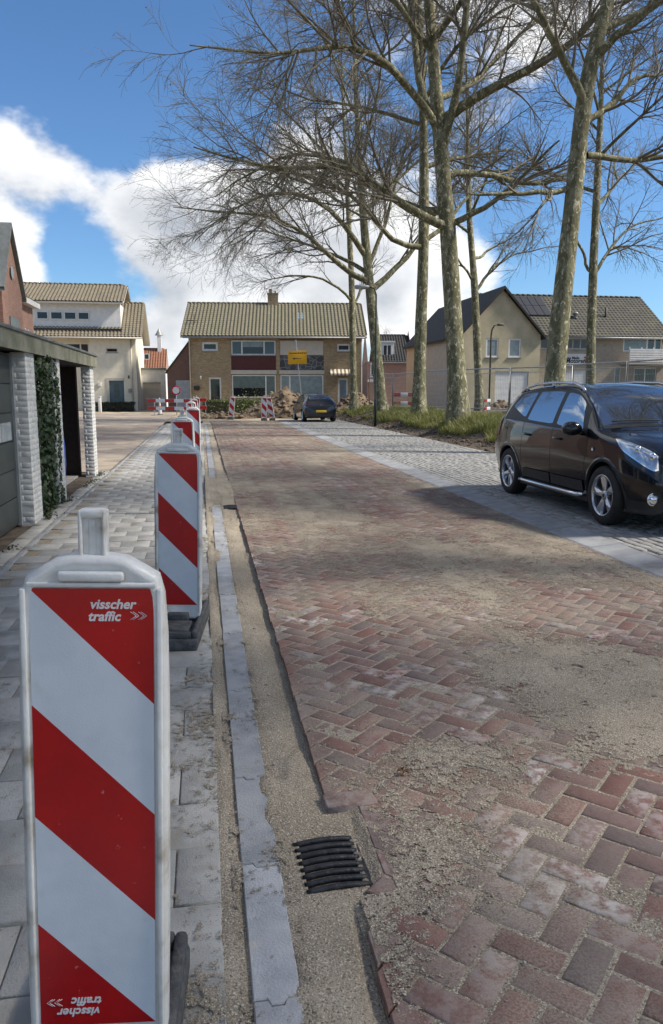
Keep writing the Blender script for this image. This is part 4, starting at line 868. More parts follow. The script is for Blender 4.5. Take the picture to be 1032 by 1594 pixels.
d_ = MB().box(fx(170), fx(191), .06, .12, .1, fz(592)).build('door', M['bluedoor'], B); MB().box(fx(177), fx(185), .05, .058, 1.0, 2.2).build('pane', M['glassg'], d_); MB().box(fx(166), fx(170), -.03, .1, .1, fz(588)).box(fx(170), fx(193), -.03, .1, fz(592), fz(588)).build('door_frame', M['cpaint'], B)
MB().box(fx(154), fx(158), -.12, 0, 2.0, 2.3).build('house_sign', M['wpaint'], B); MB().box(fx(199), fx(203), -.2, 0, 1.5, 1.8).build('letterbox', M['zinc'], B); MB().tube([(fx(200), -.12, 2.6), (fx(200), -.12, 2.85)], .06, 8).build('wall_lamp', M['slat'], B)
pantile(B, wl - .3, fx(223), -.55, 5.85, 4.3, 8.95, M['tile_b'])
MB().box(wl, fx(190), .7, 4.2, 6.4, fz(482) + .3).build('dormer_wall', M['wpaint'], B)
for (a, b) in ((67, 84), (87, 105), (107, 125), (127, 144)): window(B, fx(a), fx(b), fz(501), fz(491) + .1, .62, fr=.07, gmat='glassd', name='dormer_window', sill=False)
MB().box(wl, fx(191), .1, .70, 6.3, 6.52).build('dormer_sill', M['ink'], B)
pantile(B, wl - .3, fx(197), .1, fz(479) + .25, 4.3, 10.4, M['tile_b'], name='dormer_roof')
MB().tube([(fx(205), -.1, 5.7), (fx(205), -.1, 0)], .05, 8).build('drainpipe', M['cpaint'], B); MB().tube([(wl, -.55, 5.75), (fx(222), -.55, 5.75)], .07, 8).build('gutter', M['cpaint'], B)
# --- red brick house behind the garages
B = thing('red_brick_house', 'red brick house with pointed cross gable rising behind the garages', 'house', (-7.5, 27, 0), R(90))   # local x runs up the road, local +y to the left
mb = wallface(MB(), 0, 10.3, -.2, 5.35, [(7.2, 7.75, 3.0, 4.45), (8.5, 8.9, 3.0, 4.3), (9.1, 9.5, 3.0, 4.3)], 0, .16); gablewalls(mb, 0, 10.3, 8.5, 5.35, 8.2); mb.build('wall', M['rbrick'], B)
for o_ in ((7.2, 7.75, 3.0, 4.45), (8.5, 8.9, 3.0, 4.3), (9.1, 9.5, 3.0, 4.3)): w_ = window(B, *o_, .02, fr=.06, gmat='glassb')
MB().add([(3.4, -.35, -.2), (6.6, -.35, -.2), (6.6, -.35, 5.4), (5.0, -.35, 7.7), (3.4, -.35, 5.4), (3.4, 3, -.2), (6.6, 3, -.2), (6.6, 3, 5.4), (5.0, 3, 7.7), (3.4, 3, 5.4)], [(0, 1, 2, 3, 4), (0, 5, 9, 4), (1, 2, 7, 6), (2, 3, 8, 7), (3, 4, 9, 8)]).build('gable', M['rbrick'], B)
MB().add([(3.2, -.5, 5.2), (5.0, -.5, 7.8), (6.8, -.5, 5.2), (3.2, 3, 5.2), (5, 3, 7.8), (6.8, 3, 5.2), (3.2, -.5, 5.35), (5.0, -.5, 7.95), (6.8, -.5, 5.35), (3.2, 3, 5.35), (5, 3, 7.95), (6.8, 3, 5.35)], [(6, 7, 10, 9), (7, 8, 11, 10), (0, 1, 7, 6), (1, 2, 8, 7), (0, 3, 4, 1), (1, 4, 5, 2)]).build('gable_roof', M['tile_g'], B)
mb = MB(); mb.box(4.3, 5.7, -.40, -.34, 3.0, 4.4); mb.build('gable_window', M['glassb'], B); MB().lathe([(-.41, 0), (-.41, .24)], 20, 'y', (5.0, 0, 6.1)).build('round_window', M['glassg'], B, fix=False)
MB().box(6.62, 10.5, -.30, .0, 5.28, 5.5).box(0, 3.3, -.3, 0, 5.28, 5.5).build('fascia', M['wpaint'], B); pantile(B, -.2, 10.45, -.2, 5.5, 4.3, 8.3, M['tile_d'])
# --- beige brick shop house on the right: gable to the street, long wing to the right
Y0 = 48.0; XG0, XG1 = 16.7, 22.05
B = thing('beige_gable_house', 'beige brick house with a tall gable, dark roof and long right wing', 'house', (XG0, Y0, 0), 0)
gw = XG1 - XG0; ops = [(1.6, 2.45, 3.75, 4.95), (3.15, 4.0, 3.75, 4.95), (2.3, 4.6, .2, 2.85)]
mb = wallface(MB(), 0, gw, -.2, 5.2, ops, 0, .16); mb.add([(0, 0, 5.2), (gw, 0, 5.2), (gw / 2, 0, 8.0)], [(0, 1, 2)]); mb.quad((gw, 0, -.2), (gw, 13.5, -.2), (gw, 13.5, 5.2), (gw, 0, 5.2)); mb.build('gable_wall', M['gablebr'], B)
MB().add([(0, 0, -.2), (0, 13.7, -.2), (0, 13.7, 5.2), (0, 0, 5.2)], [(0, 1, 2, 3)]).add([(0, 13.7, -.2), (gw, 13.7, -.2), (gw, 13.7, 5.2), (gw / 2, 13.7, 8.0), (0, 13.7, 5.2)], [(0, 1, 2, 3, 4)]).build('side_wall', M['render'], B)
MB().box(-.06, -.01, .0, 13.7, 4.95, 5.2).build('fascia', M['cpaint'], B)
for o_ in ops[:2]: window(B, *o_, .02, fr=.10, gmat='glassb')
dd = MB().box(2.3, 4.6, .08, .14, .2, 2.85).build('garage_door', M['wpaint'], B)
for k in range(5): MB().box(2.34, 4.56, .065, .078, .26 + k * .51, .26 + k * .51 + .49).build('door_panel', M['wpaint'], dd)
rr = MB(); ap = gw / 2
rr.add([(-.3, -.25, 4.92), (ap, -.25, 8.08), (gw + .3, -.25, 4.92), (-.3, 13.9, 4.92), (ap, 13.9, 8.08), (gw + .3, 13.9, 4.92), (-.3, -.25, 5.08), (ap, -.25, 8.26), (gw + .3, -.25, 5.08), (-.3, 13.9, 5.08), (ap, 13.9, 8.26), (gw + .3, 13.9, 5.08)], [(6, 7, 10, 9), (7, 8, 11, 10), (0, 1, 7, 6), (1, 2, 8, 7), (0, 3, 4, 1), (1, 4, 5, 2), (3, 9, 10, 4), (4, 10, 11, 5), (0, 6, 9, 3), (2, 5, 11, 8)])
rr.build('gable_roof', M['tile_k'], B)
x0, x1 = gw + .02, 31.7 - XG0; wy = .9
fxr = lambda px: math.tan(YAW + math.atan((px - 516) / 1195)) * (Y0 + wy) - XG0
fzr = lambda py, px: 1.6 + (608 - py) * ((Y0 + wy) * math.cos(YAW) + (fxr(px) + XG0) * math.sin(YAW)) / 1195
def rect(a, b, c, d): return (fxr(a), fxr(b), fzr(d, (a + b) / 2), fzr(c, (a + b) / 2))
ops = [rect(838, 912, 529, 545), rect(878, 912, 577, 606), rect(966, 1026, 527, 549), rect(955, 965, 570, 600), rect(985, 1020, 573, 606)]
mb = wallface(MB(), x0, x1, -.2, 5.25, ops, wy, .16); gablewalls(mb, x0, x1, 8.2, 5.25, 8.2, yo=wy); mb.build('wall', M['gbrick'], B)
window(B, *ops[0], wy + .05, (.18, .36, .52, .68, .84), .08, 'cpaint', gm2=['glassd'] * 2 + ['glassg'] + ['glassd'] * 3); dd = MB().box(*ops[1][:2], wy + .06, wy + .12, *ops[1][2:]).build('shop_door', M['wpaint'], B)
window(B, *ops[2], wy + .05, (.62, .82), .10, gm2=['glassb', 'glass', 'glass'], sill=False); window(B, *ops[3], wy + .05, (), .08, sill=False); window(B, *ops[4], wy + .05, (.5,), .08, gmat='glassd', sill=False)
pantile(B, x0 - 2.6, x1 + .25, wy - .45, 5.2, wy + 3.9, 8.3, M['tile_d'], amp=.018, crs=.30)
bl_ = rect(962, 1034, 546, 566); bal = MB().box(bl_[0], bl_[1], wy - 1.2, wy, bl_[2] - .12, bl_[2]).build('balcony', M['cpaint'], B)
for k in range(6): MB().box(bl_[0], bl_[1], wy - 1.22, wy - 1.19, bl_[2] + .04 + k * .15, bl_[2] + .04 + k * .15 + .10).build('slat', M['wpaint'], bal)
for k in range(5): x = bl_[0] + (bl_[1] - bl_[0]) * k / 4; MB().box(x - .03, x + .03, wy - 1.18, wy - 1.13, bl_[2], bl_[2] + 1.0).build('post', M['wpaint'], bal)
sg_ = rect(876, 914, 552, 568); sp = MB().box(sg_[0], sg_[1], wy - .06, wy - .01, sg_[2], sg_[3]).build('shop_sign', M['wpaint'], B)
h_ = sg_[3] - sg_[2]
for txt, sz, dz in (('van Melis', .26, .44), ('Motoren', .40, .10)):
    l = link('lettering', text_mesh(txt, sz, M['ink'], 0, .004), sp, (sg_[0] + .10, wy - .066, sg_[2] + dz * h_ + .03), (math.pi / 2, 0, 0))
mb = MB()
for q in range(6): a = q * 1.05; mb.add([(sg_[1] - .22, wy - .068, sg_[2] + h_ * .5)] + [(sg_[1] - .22 + .2 * math.cos(a + u) * (1 if u else .7), wy - .068, sg_[2] + h_ * .5 + .25 * math.sin(a + u)) for u in (0, .35, .7)], [(0, 1, 2, 3)])
mb.build('red_emblem', M['red'], sp, fix=False)
yy0, zz0, yy1, zz1 = wy + .05 + 2.6, 7.50, wy + 3.75, 8.28
pa = MB(); a, b = fxr(812), fxr(870)
sl_ = lambda y: 5.2 + (y - (wy - .45)) * (3.1 / 4.35) + .16
for i in range(5):
    for j in range(2):
        u0, u1 = a + (b - a) * i / 5 + .02, a + (b - a) * (i + 1) / 5 - .02; v0 = wy + 1.5 + j * 1.05; v1 = v0 + 1.0
        MB().add([(u0, v0, sl_(v0)), (u1, v0, sl_(v0)), (u1, v1, sl_(v1)), (u0, v1, sl_(v1)), (u0, v0, sl_(v0) - .06), (u1, v0, sl_(v0) - .06), (u1, v1, sl_(v1) - .06), (u0, v1, sl_(v1) - .06)], [(0, 1, 2, 3), (0, 4, 5, 1), (1, 5, 6, 2), (2, 6, 7, 3), (3, 7, 4, 0)]).build('solar_panel', M['solar'], B)
MB().lathe([(0, .14), (.25, .12), (.3, .2), (.38, .18), (.45, 0)], 10, 'z', (fxr(905), wy + 1.4, sl_(wy + 1.4) - .15)).build('roof_vent', M['zinc'], B); MB().lathe([(0, .09), (.6, .08), (.62, 0)], 8, 'z', (fxr(955), wy + 1.6, sl_(wy + 1.6) - .1)).build('roof_vent', M['slat'], B)
MB().tube([(x0, wy - .42, 5.12), (x1 + .2, wy - .42, 5.12)], .06, 8).build('gutter', M['zinc'], B)
# --- distant houses between the yellow pair and the beige gable
q5 = atd(572, 640, 80); D5 = 80 / 1180; B = thing('far_brick_house', 'far red brick house with black roof and white dormer between the tree trunks', 'house', (q5[0], q5[1], 0), R(-8))
mb = MB(); mb.box(0, 70 * D5, .5, 8, -.2, 4.6); gablewalls(mb, 0, 70 * D5, 9, 4.6, 8.2, yo=0); mb.quad((0, 0, -.2), (70 * D5, 0, -.2), (70 * D5, 0, 4.6), (0, 0, 4.6)); mb.build('wall', M['rbrick'], B); pantile(B, 12 * D5, 70 * D5, -.3, 4.6, 4.5, 7.6, M['tile_k'])
MB().box(20 * D5, 42 * D5, .9, 3, 4.9, 6.6).box(19 * D5, 43 * D5, .7, 3, 6.6, 6.75).build('dormer', M['wpaint'], B); window(B, 24 * D5, 38 * D5, 5.2, 6.4, .82, (.5,), .1, sill=False); window(B, 4 * D5, 14 * D5, 3.0, 4.4, -.05, (.5,), .1); MB().box(0, 18 * D5, -1.5, 0, 2.5, 2.75).build('canopy', M['wpaint'], B)

# ------------------------------------------------------------------ plane trees, bare, along the verge
def tubes(P, Rd, S, name, mat, parent, kind=None):
    """P (N,K,3), Rd (N,K) -> one mesh of tapered tubes"""
    Nn, K, _ = P.shape; T = np.gradient(P, axis=1); T /= np.linalg.norm(T, axis=2, keepdims=True) + 1e-9
    mean = T.mean(1); ref = np.where(np.abs(mean[:, 2:3]) < .8, [[0, 0, 1.]], [[1., 0, 0]])[:, None]
    u = np.cross(T, np.broadcast_to(ref, T.shape)); u /= np.linalg.norm(u, axis=2, keepdims=True) + 1e-9; v = np.cross(T, u)
    a = np.arange(S) * 2 * np.pi / S; ring = u[:, :, None] * np.cos(a)[None, None, :, None] + v[:, :, None] * np.sin(a)[None, None, :, None]
    V_ = (P[:, :, None] + ring * Rd[:, :, None, None]).reshape(-1, 3)
    n = np.arange(Nn)[:, None, None] * K * S; k = np.arange(K - 1)[None, :, None] * S; j = np.arange(S)[None, None]; j2 = (j + 1) % S
    Fq = np.stack([n + k + j, n + k + j2, n + k + S + j2, n + k + S + j], -1).reshape(-1, 4)
    return link(name, mesh_np(name, V_, Fq, smooth=True, mats=[mat]), parent, kind=kind)
def interp(P, Rd, i, t):
    K = P.shape[1]; f = t * (K - 1); a = np.minimum(f.astype(int), K - 2); w_ = (f - a)[:, None]
    p = P[i, a] * (1 - w_) + P[i, a + 1] * w_; d = P[i, a + 1] - P[i, a]; d /= np.linalg.norm(d, axis=1, keepdims=True) + 1e-9
    return p, d, Rd[i, a] * (1 - w_[:, 0]) + Rd[i, a + 1] * w_[:, 0]
def grow(rng, P, Rd, per, tr, ang, Lr, K, wig, trop, rmax, rtip, rf=.62):
    ln = np.linalg.norm(np.diff(P, axis=1), axis=2).sum(1); cnt = np.maximum(1, np.round(per * np.clip((ln / np.mean(ln)) ** 1.5, .15, 1.5))).astype(int); i = np.repeat(np.arange(P.shape[0]), cnt); n = len(i); t = rng.uniform(tr[0], tr[1], n); p, d, r = interp(P, Rd, i, t)
    q = rng.normal(0, 1, (n, 3)); q -= d * (q * d).sum(1, keepdims=True); q /= np.linalg.norm(q, axis=1, keepdims=True)
    a = rng.uniform(ang[0], ang[1], n)[:, None]; d = d * np.cos(a) + q * np.sin(a); L = rng.uniform(Lr[0], Lr[1], n) * (1.1 - .5 * t) * np.clip(ln / np.mean(ln), .35, 1.15)[i]; out = np.zeros((n, K, 3)); out[:, 0] = p
    for k in range(1, K):
        d = d + rng.normal(0, wig, (n, 3)); d[:, 2] += trop[0] + (trop[1] - trop[0]) * k / K; d /= np.linalg.norm(d, axis=1, keepdims=True); p = p + d * (L / (K - 1))[:, None]; out[:, k] = p
    r0 = np.minimum(r * rf, rmax); return out, r0[:, None] * (1 - np.linspace(0, 1, K)[None] * (1 - rtip))
def resample(pts, K):
    pts = np.array(pts, float); s = np.r_[0, np.cumsum(np.linalg.norm(np.diff(pts, axis=0), axis=1))]; t = np.linspace(0, s[-1], K)
    o = np.stack([np.interp(t, s, pts[:, c]) for c in range(pts.shape[1])], 1)
    for _ in range(2): o[1:-1] = o[1:-1] * .5 + (o[:-2] + o[2:]) * .25
    return o
def tree(label, seed, trunk, limbs, nl=14, dens=1.0, lenf=1.0, balls=True, low=.38):
    """trunk: list of (x,y,z,r); limbs: list of lists of (x,y,z,r)"""
    rng = np.random.default_rng(seed); tr = resample(trunk, 26); base = tr[0, :3].copy()
    t = thing('plane_tree', label, 'tree', tuple(base), 0, 'bare plane trees in the verge'); tr[:, :3] -= base
    P0 = tr[None, :, :3].copy(); R0 = tr[None, :, 3].copy()
    R0 *= .82; R0[0, 0] *= 1.5; R0[0, 1] *= 1.15
    R0 *= 1 + rng.normal(0, .025, R0.shape); tubes(P0, R0, 16, 'trunk', M['bark'], t)
    PL, RL = [], []
    for lb_ in limbs:
        q = resample(lb_, 12); q[:, :3] -= base; q[1:, :3] += rng.normal(0, .07, (11, 3)).cumsum(0) * .5; PL.append(q[:, :3]); RL.append(q[:, 3])
    if nl:
        # limbs leave the trunk at a wide angle and sweep up, wide below and steep at the top
        n = nl; tt = low + (1 - low) * (np.arange(n) + rng.random(n)) / n * .98; p, d, r = interp(P0, R0, np.zeros(n, int), tt); az = np.arange(n) * 2.4 + rng.uniform(0, 1, n)
        el = R(22) + (tt - low) / (1 - low) * R(45); dd = np.stack([np.cos(az) * np.cos(el), np.sin(az) * np.cos(el), np.sin(el)], 1); L = (9.5 - 5.0 * (tt - low) / (1 - low)) * rng.uniform(.75, 1.1, n) * lenf
        out = np.zeros((n, 12, 3)); out[:, 0] = p
        for k in range(1, 12):
            dd = dd + rng.normal(0, .10, (n, 3)); dd[:, 2] += .05 - .012 * k; dd /= np.linalg.norm(dd, axis=1, keepdims=True); p = p + dd * (L / 11)[:, None]; out[:, k] = p
        r0 = np.minimum(r * .55, .13 * lenf); RLn = r0[:, None] * np.linspace(1, .16, 12)[None]
        PL += list(out); RL += list(RLn)
    PL = np.array(PL); RL = np.array(RL)
    for i in range(len(PL)): tubes(PL[i:i + 1], RL[i:i + 1], 8, 'limb', M['bark'], t)
    d_ = dens
    P2, R2 = grow(rng, PL, RL, int(12 * d_), (.18, 1), (.4, .95), (1.6 * lenf, 4.2 * lenf), 8, .11, (.06, -.02), .05, .22)
    Px, Rx = grow(rng, P0, R0, 12, (.55, 1), (.5, 1.0), (1.5 * lenf, 3 * lenf), 8, .13, (.05, .0), .045, .22); P2 = np.r_[P2, Px]; R2 = np.r_[R2, Rx]
    tubes(P2, np.maximum(R2, .006), 5, 'branches', M['twig'], t, 'stuff')
    P3, R3 = grow(rng, P2, R2, int(9 * d_), (.12, 1), (.4, .95), (.8 * lenf, 2.0 * lenf), 6, .12, (.03, -.09), .018, .35)
    P4, R4 = grow(rng, P3, R3, int(6 * d_), (.12, 1), (.4, 1.0), (.35 * lenf, .95 * lenf), 4, .14, (.0, -.16), .0075, .6)
    tubes(P3, np.maximum(R3, .0055), 3, 'twigs', M['twig'], t, 'stuff'); tubes(P4, np.maximum(R4, .0042), 3, 'fine_twigs', M['twig'], t, 'stuff')
    if balls:
        k = rng.random(len(P4)) < .035; C_ = P4[k, -1] - [0, 0, .03]; n = len(C_)
        v = IV[None] * .017 + C_[:, None]; link('seed_balls', mesh_np('seed_balls', v.reshape(-1, 3), (IF[None] + 12 * np.arange(n)[:, None, None]).reshape(-1, 3), mats=[M['ball']]), t, kind='stuff')
    return t
def TP(D, *pts):     # waypoints: pixel x, y, depth offset, radius  ->  3D
    return [(*atd(x, y, D + dd), r) for (x, y, dd, r) in pts]
D1, D2, D3, D4, D6 = 26.3, 31.2, 38.2, 44.0, 19.2
def trunkpts(D, pts): # foot is dropped to the ground of the verge
    q = TP(D, *pts); x, y, z, r = q[0]; zz = float(vz(x, y)) - .08; return [(x, y, zz, r)] + q
T1 = tree('thick straight plane tree with dark mossy trunk, nearest the middle of the verge', 11, trunkpts(D1, [(714, 640, 0, .40), (706, 500, 0, .37), (697, 350, 0, .34), (685, 220, 0, .30), (672, 60, 0, .24), (660, -120, .3, .16), (655, -330, .5, .06)]),
          [TP(D1, (697, 355, 0, .17), (650, 330, -.6, .15), (600, 300, -1.5, .13), (545, 250, -2.4, .10), (480, 260, -3.2, .075), (400, 255, -4, .045), (300, 215, -5, .02)),
           TP(D1, (694, 330, 0, .14), (640, 340, .5, .12), (560, 262, 1, .09), (450, 228, 1.8, .06), (330, 300, 2.5, .02)),
           TP(D1, (686, 190, 0, .20), (725, 165, -.5, .17), (790, 125, -1, .15), (880, 85, -1.4, .12), (960, -20, -2, .07), (1040, -120, -2.5, .03)),
           TP(D1, (690, 275, 0, .13), (745, 262, .6, .11), (800, 283, 1.0, .10), (850, 285, 1.3, .08), (905, 255, 1.8, .03)),
           TP(D1, (700, 350, 0, .12), (740, 330, -.4, .10), (790, 295, -.8, .07), (870, 215, -1.5, .03)),
           TP(D1, (682, 200, 0, .15), (630, 110, -1, .12), (560, 70, -2.4, .10), (500, 72, -3.6, .07), (400, 85, -4.5, .045), (290, 60, -5.5, .02)),
           TP(D1, (684, 210, 0, .16), (650, 130, .8, .14), (640, 0, 1.4, .11), (620, -140, 2, .06)), TP(D1, (690, 230, 0, .16), (720, 120, -.9, .13), (740, -20, -1.6, .10), (770, -180, -2, .04))], nl=12, dens=1.12, low=.5)
T2 = tree('plane tree with peeling pale bark just left of the thickest trunk', 12, trunkpts(D2, [(652, 640, 0, .31), (655, 500, 0, .29), (660, 380, 0, .27), (660, 220, 0, .22), (655, 60, 0, .17), (645, -100, .3, .11), (640, -250, .5, .05)]),
          [TP(D2, (660, 385, 0, .13), (620, 395, -.5, .11), (560, 300, -1.5, .08), (450, 260, -2.5, .05), (350, 270, -3, .02)), TP(D2, (660, 375, 0, .11), (690, 350, .6, .09), (730, 300, 1.2, .06), (800, 260, 2, .02))], nl=11, dens=.95, low=.42)
T3 = tree('pale plane tree that forks low, standing behind the dark green lamp post', 13, trunkpts(D3, [(594, 632, 0, .36), (585, 540, 0, .32), (575, 440, 0, .29), (567, 360, 0, .25), (558, 230, 0, .19), (552, 100, 0, .13), (550, -40, .3, .06)]),
          [TP(D3, (576, 440, 0, .17), (540, 425, -.4, .15), (500, 380, -1.2, .11), (440, 330, -2.2, .08), (350, 330, -3, .05), (270, 320, -3.6, .02)), TP(D3, (580, 450, 0, .17), (610, 430, .4, .15), (645, 385, .8, .12), (690, 310, 1.6, .06), (740, 240, 2.2, .02)),
           TP(D3, (570, 400, 0, .16), (520, 330, -1, .12), (470, 300, -2.2, .09), (380, 310, -3.2, .05), (300, 380, -4.2, .02)), TP(D3, (572, 420, 0, .11), (600, 340, .6, .09), (620, 250, 1.0, .06), (650, 150, 1.5, .02)), TP(D3, (572, 425, 0, .12), (540, 400, .5, .09), (480, 375, 1.3, .06), (390, 350, 2, .03), (320, 400, 2.4, .012))], nl=11, dens=1.08, low=.45)
T4 = tree('slim plane tree in front of the yellow house, leftmost of the row', 14, trunkpts(D4, [(551, 630, 0, .26), (549, 540, 0, .24), (548, 450, 0, .22), (543, 350, 0, .18), (538, 240, 0, .13), (532, 120, .3, .08), (530, 20, .4, .04)]),
          [TP(D4, (548, 470, 0, .09), (520, 440, -.6, .07), (470, 425, -1.6, .05), (400, 440, -2.4, .02)), TP(D4, (548, 480, 0, .08), (560, 450, .4, .06), (590, 400, .8, .03))], nl=12, dens=.9, lenf=.95, low=.45)
T5 = tree('thin plane tree behind the mesh fence in front of the beige gable', 15, trunkpts(39.0, [(747, 632, 0, .27), (742, 520, 0, .24), (738, 430, 0, .21), (730, 340, 0, .18), (728, 220, .2, .12), (726, 100, .3, .06)]),
          [TP(39.0, (739, 455, 0, .09), (765, 420, .5, .07), (800, 395, 1.0, .045), (860, 380, 1.6, .02)), TP(39.0, (738, 440, 0, .08), (720, 410, -.5, .06), (700, 370, -1, .03))], nl=10, dens=.72, lenf=.72, low=.42)
T6 = tree('leaning plane tree with smooth trunk rising behind the black car', 16, trunkpts(D6, [(860, 640, 0, .32), (865, 560, 0, .30), (880, 420, 0, .28), (897, 270, 0, .26), (905, 180, 0, .25), (920, 90, 0, .23), (948, 0, 0, .19), (985, -150, .3, .13), (1010, -330, .5, .06)]),
          [TP(D6, (906, 175, 0, .12), (895, 110, -.4, .10), (850, 40, -1.0, .085), (800, -60, -1.5, .05)), TP(D6, (912, 242, 0, .09), (960, 240, .3, .08), (1040, 246, .8, .065), (1140, 230, 1.4, .04)),
           TP(D6, (896, 290, 0, .08), (860, 286, -.3, .065), (800, 285, -.7, .05), (745, 292, -1.2, .025)), TP(D6, (925, 90, 0, .12), (985, 30, -.4, .10), (1050, -10, -.8, .07), (1150, -60, -1.2, .03)), TP(D6, (910, 190, 0, .09), (960, 165, .4, .075), (985, 130, .7, .055), (1040, 125, 1.2, .03))], nl=9, dens=.95, low=.6)
T7 = tree('slim plane tree behind the mesh fence, right of the leaning trunk', 17, trunkpts(33.0, [(919, 640, 0, .27), (920, 520, 0, .24), (924, 400, 0, .22), (930, 280, 0, .19), (936, 150, .2, .13), (940, 20, .3, .07), (944, -80, .3, .03)]),
          [TP(33.0, (922, 425, 0, .07), (905, 370, -.4, .055), (890, 340, -.8, .03)), TP(33.0, (923, 430, 0, .08), (960, 370, .5, .06), (1000, 340, 1.0, .04), (1050, 330, 1.5, .02))], nl=12, dens=.85, lenf=.85, low=.42)
# unseen trees added outside the picture so their crowns shade the near road
for k, (x_, y_, rz_, lab) in enumerate([(8.6, 5.6, 4.0, 'plane tree added for shade outside the picture, beside the black car'), (8.8, -.6, .8, 'plane tree added for shade outside the picture, level with the viewer on the right'), (13.2, 3.2, 2.6, 'plane tree added for shade outside the picture, farther right of the black car'), (13.4, 8.6, 5.1, 'plane tree added for shade outside the picture, farther right and up beside the black car'), (13.0, -3.0, 3.3, 'plane tree added for shade outside the picture, behind the viewer on the right')]):
    T9 = copy_tree(T1 if k % 2 == 0 else T2); T9.location = (x_, y_, float(vz(x_, y_)) - .06); T9.rotation_euler = (0, 0, rz_); T9['label'] = lab
# bare trees far behind
FT = tree('bare tree far behind, between the trunks of the plane trees', 18, [(*atd(600, 640, 88)[:2], -.1, .25), (*atd(601, 600, 88), .2), (*atd(600, 560, 88), .13), (*atd(600, 530, 88), .05)], [], nl=9, dens=.6, lenf=.45, balls=False, low=.3)
FT['group'] = 'bare trees far behind the houses'
F2 = copy_tree(FT); F2.location = (*atd(280, 640, 95)[:2], -.1); F2.rotation_euler = (0, 0, 1); F2['label'] = 'bare tree far behind the gap left of the yellow house'; F2.scale = (.7, .7, .6)
F3 = copy_tree(FT); F3.location = (*atd(1020, 640, 75)[:2], 0); F3.rotation_euler = (0, 0, 2); F3['label'] = 'bare tree far behind the right end of the beige house'; F3.scale = (.9, .9, .75)
# ------------------------------------------------------------------ verge grass, hedges, earth heaps
def blades(name, X_, Y_, Z_, h, wdt, mat, parent=None, lean=.5):
    n = len(X_); a = RNG.uniform(0, 6.28, n); b = RNG.uniform(0, 6.28, n); l = RNG.uniform(.1, lean, n) * h; c, s = np.cos(a) * wdt / 2, np.sin(a) * wdt / 2
    p0 = np.stack([X_ - c, Y_ - s, Z_], 1); p1 = np.stack([X_ + c, Y_ + s, Z_], 1); mx, my = X_ + np.cos(b) * l * .35, Y_ + np.sin(b) * l * .35
    p2 = np.stack([mx + c * .7, my + s * .7, Z_ + h * .6], 1); p3 = np.stack([mx - c * .7, my - s * .7, Z_ + h * .6], 1); tx, ty = X_ + np.cos(b) * l, Y_ + np.sin(b) * l
    p4 = np.stack([tx + c * .15, ty + s * .15, Z_ + h], 1); p5 = np.stack([tx - c * .15, ty - s * .15, Z_ + h], 1)
    v = np.stack([p0, p1, p2, p3, p4, p5], 1).reshape(-1, 3); k = 6 * np.arange(n)[:, None]; f = np.concatenate([k + [0, 1, 2, 3], k + [3, 2, 4, 5]], 0)
    return link(name, mesh_np(name, v, f, attr=np.repeat(np.clip(RNG.normal(.5, .22, n) + .15 * (fbm(X_ * .9, Y_ * .9) - .5), 0, 1), 6), mats=[mat]), parent, kind='stuff')
n = 150000; yy = 13 + 36 * RNG.random(n) ** 1.25; xx = 8.0 + RNG.random(n) ** 1.15 * 5.0
den = fbm(xx * .8 + 4, yy * .7, 4); front = 8.05 + .5 * (fbm(yy * .5, yy * 0 + 3) - .5) * 2
kk = (xx > front) & (den > .27) & (xx < 12.2 - .02 * yy); xx, yy, den = xx[kk], yy[kk], den[kk]
g = blades('verge_grass', xx, yy, vz(xx, yy) - .01, RNG.uniform(.10, .26, len(xx)) * (.6 + .9 * (den - .36) / .3), RNG.uniform(.010, .022, len(xx)), M['grass'], lean=.9); g['label'] = 'tufted yellow-green grass on the raised verge under the trees'
n = 900; yy = RNG.uniform(9, 42, n); xx = XP + .05 + RNG.gamma(2, .35, n); scatter_stones('soil_clods', np.c_[xx, yy, vz(xx, yy) + .005], RNG.gamma(2, .012, n) + .008, M['soil'])['label'] = 'loose clods of dark soil along the parking strip'
n = 2600; yy = RNG.uniform(10, 45, n); xx = XP + .15 + RNG.gamma(2.2, .4, n); leaves(np.c_[xx, yy, vz(xx, yy) + .02], RNG.uniform(.03, .07, n), np.array([0, 0, 1.]), leafmat('dead_leaf', (.05, .03, .015), (.13, .085, .04), (.22, .16, .09)), 'dead_leaves', None)['label'] = 'dead brown leaves strewn on the soil strip'
def heap(label, px, py, D, rx, ry, h, seed):
    q = atd(px, py, D); t = thing('dirt_heap', label, 'heap', (q[0], q[1], 0), 0, 'heaps of dug earth')
    X, Y = np.meshgrid(np.linspace(-rx, rx, 70), np.linspace(-ry, ry, 60)); r = np.hypot(X / rx, Y / ry); Z = h * np.clip(1 - r, 0, 1) ** .85 * (.75 + .6 * (fbm(X * .9 + seed, Y * .9, 4) - .3)) + (fbm(X * 4 + seed, Y * 4, 4) - .5) * .28 * sstep(1.02, .8, r) - .12 * sstep(.9, 1.05, r)
    link('earth', grid_mesh('earth', X, Y, Z, M['dirt'], False), t)
    n = 700; a = RNG.uniform(0, 6.28, n); rr_ = RNG.random(n) ** .5 * .98; xx, yy = np.cos(a) * rr_ * rx, np.sin(a) * rr_ * ry; zz = h * np.clip(1 - rr_, 0, 1) ** .85 * (.75 + .6 * (fbm(xx * .9 + seed, yy * .9, 4) - .3)) + (fbm(xx * 4 + seed, yy * 4, 4) - .5) * .28
    scatter_stones('clods', np.c_[xx, yy, zz], RNG.gamma(2, .03, n) + .02, M['dirt'], t); return t
heap('large heap of dug brown earth between the leaning beacon and the grey car', 447, 640, 47, 3.2, 2.2, 1.9, 3)
heap('lower heap of dug earth right of the grey car by the slim tree', 555, 632, 49, 2.2, 1.8, 1.75, 8)
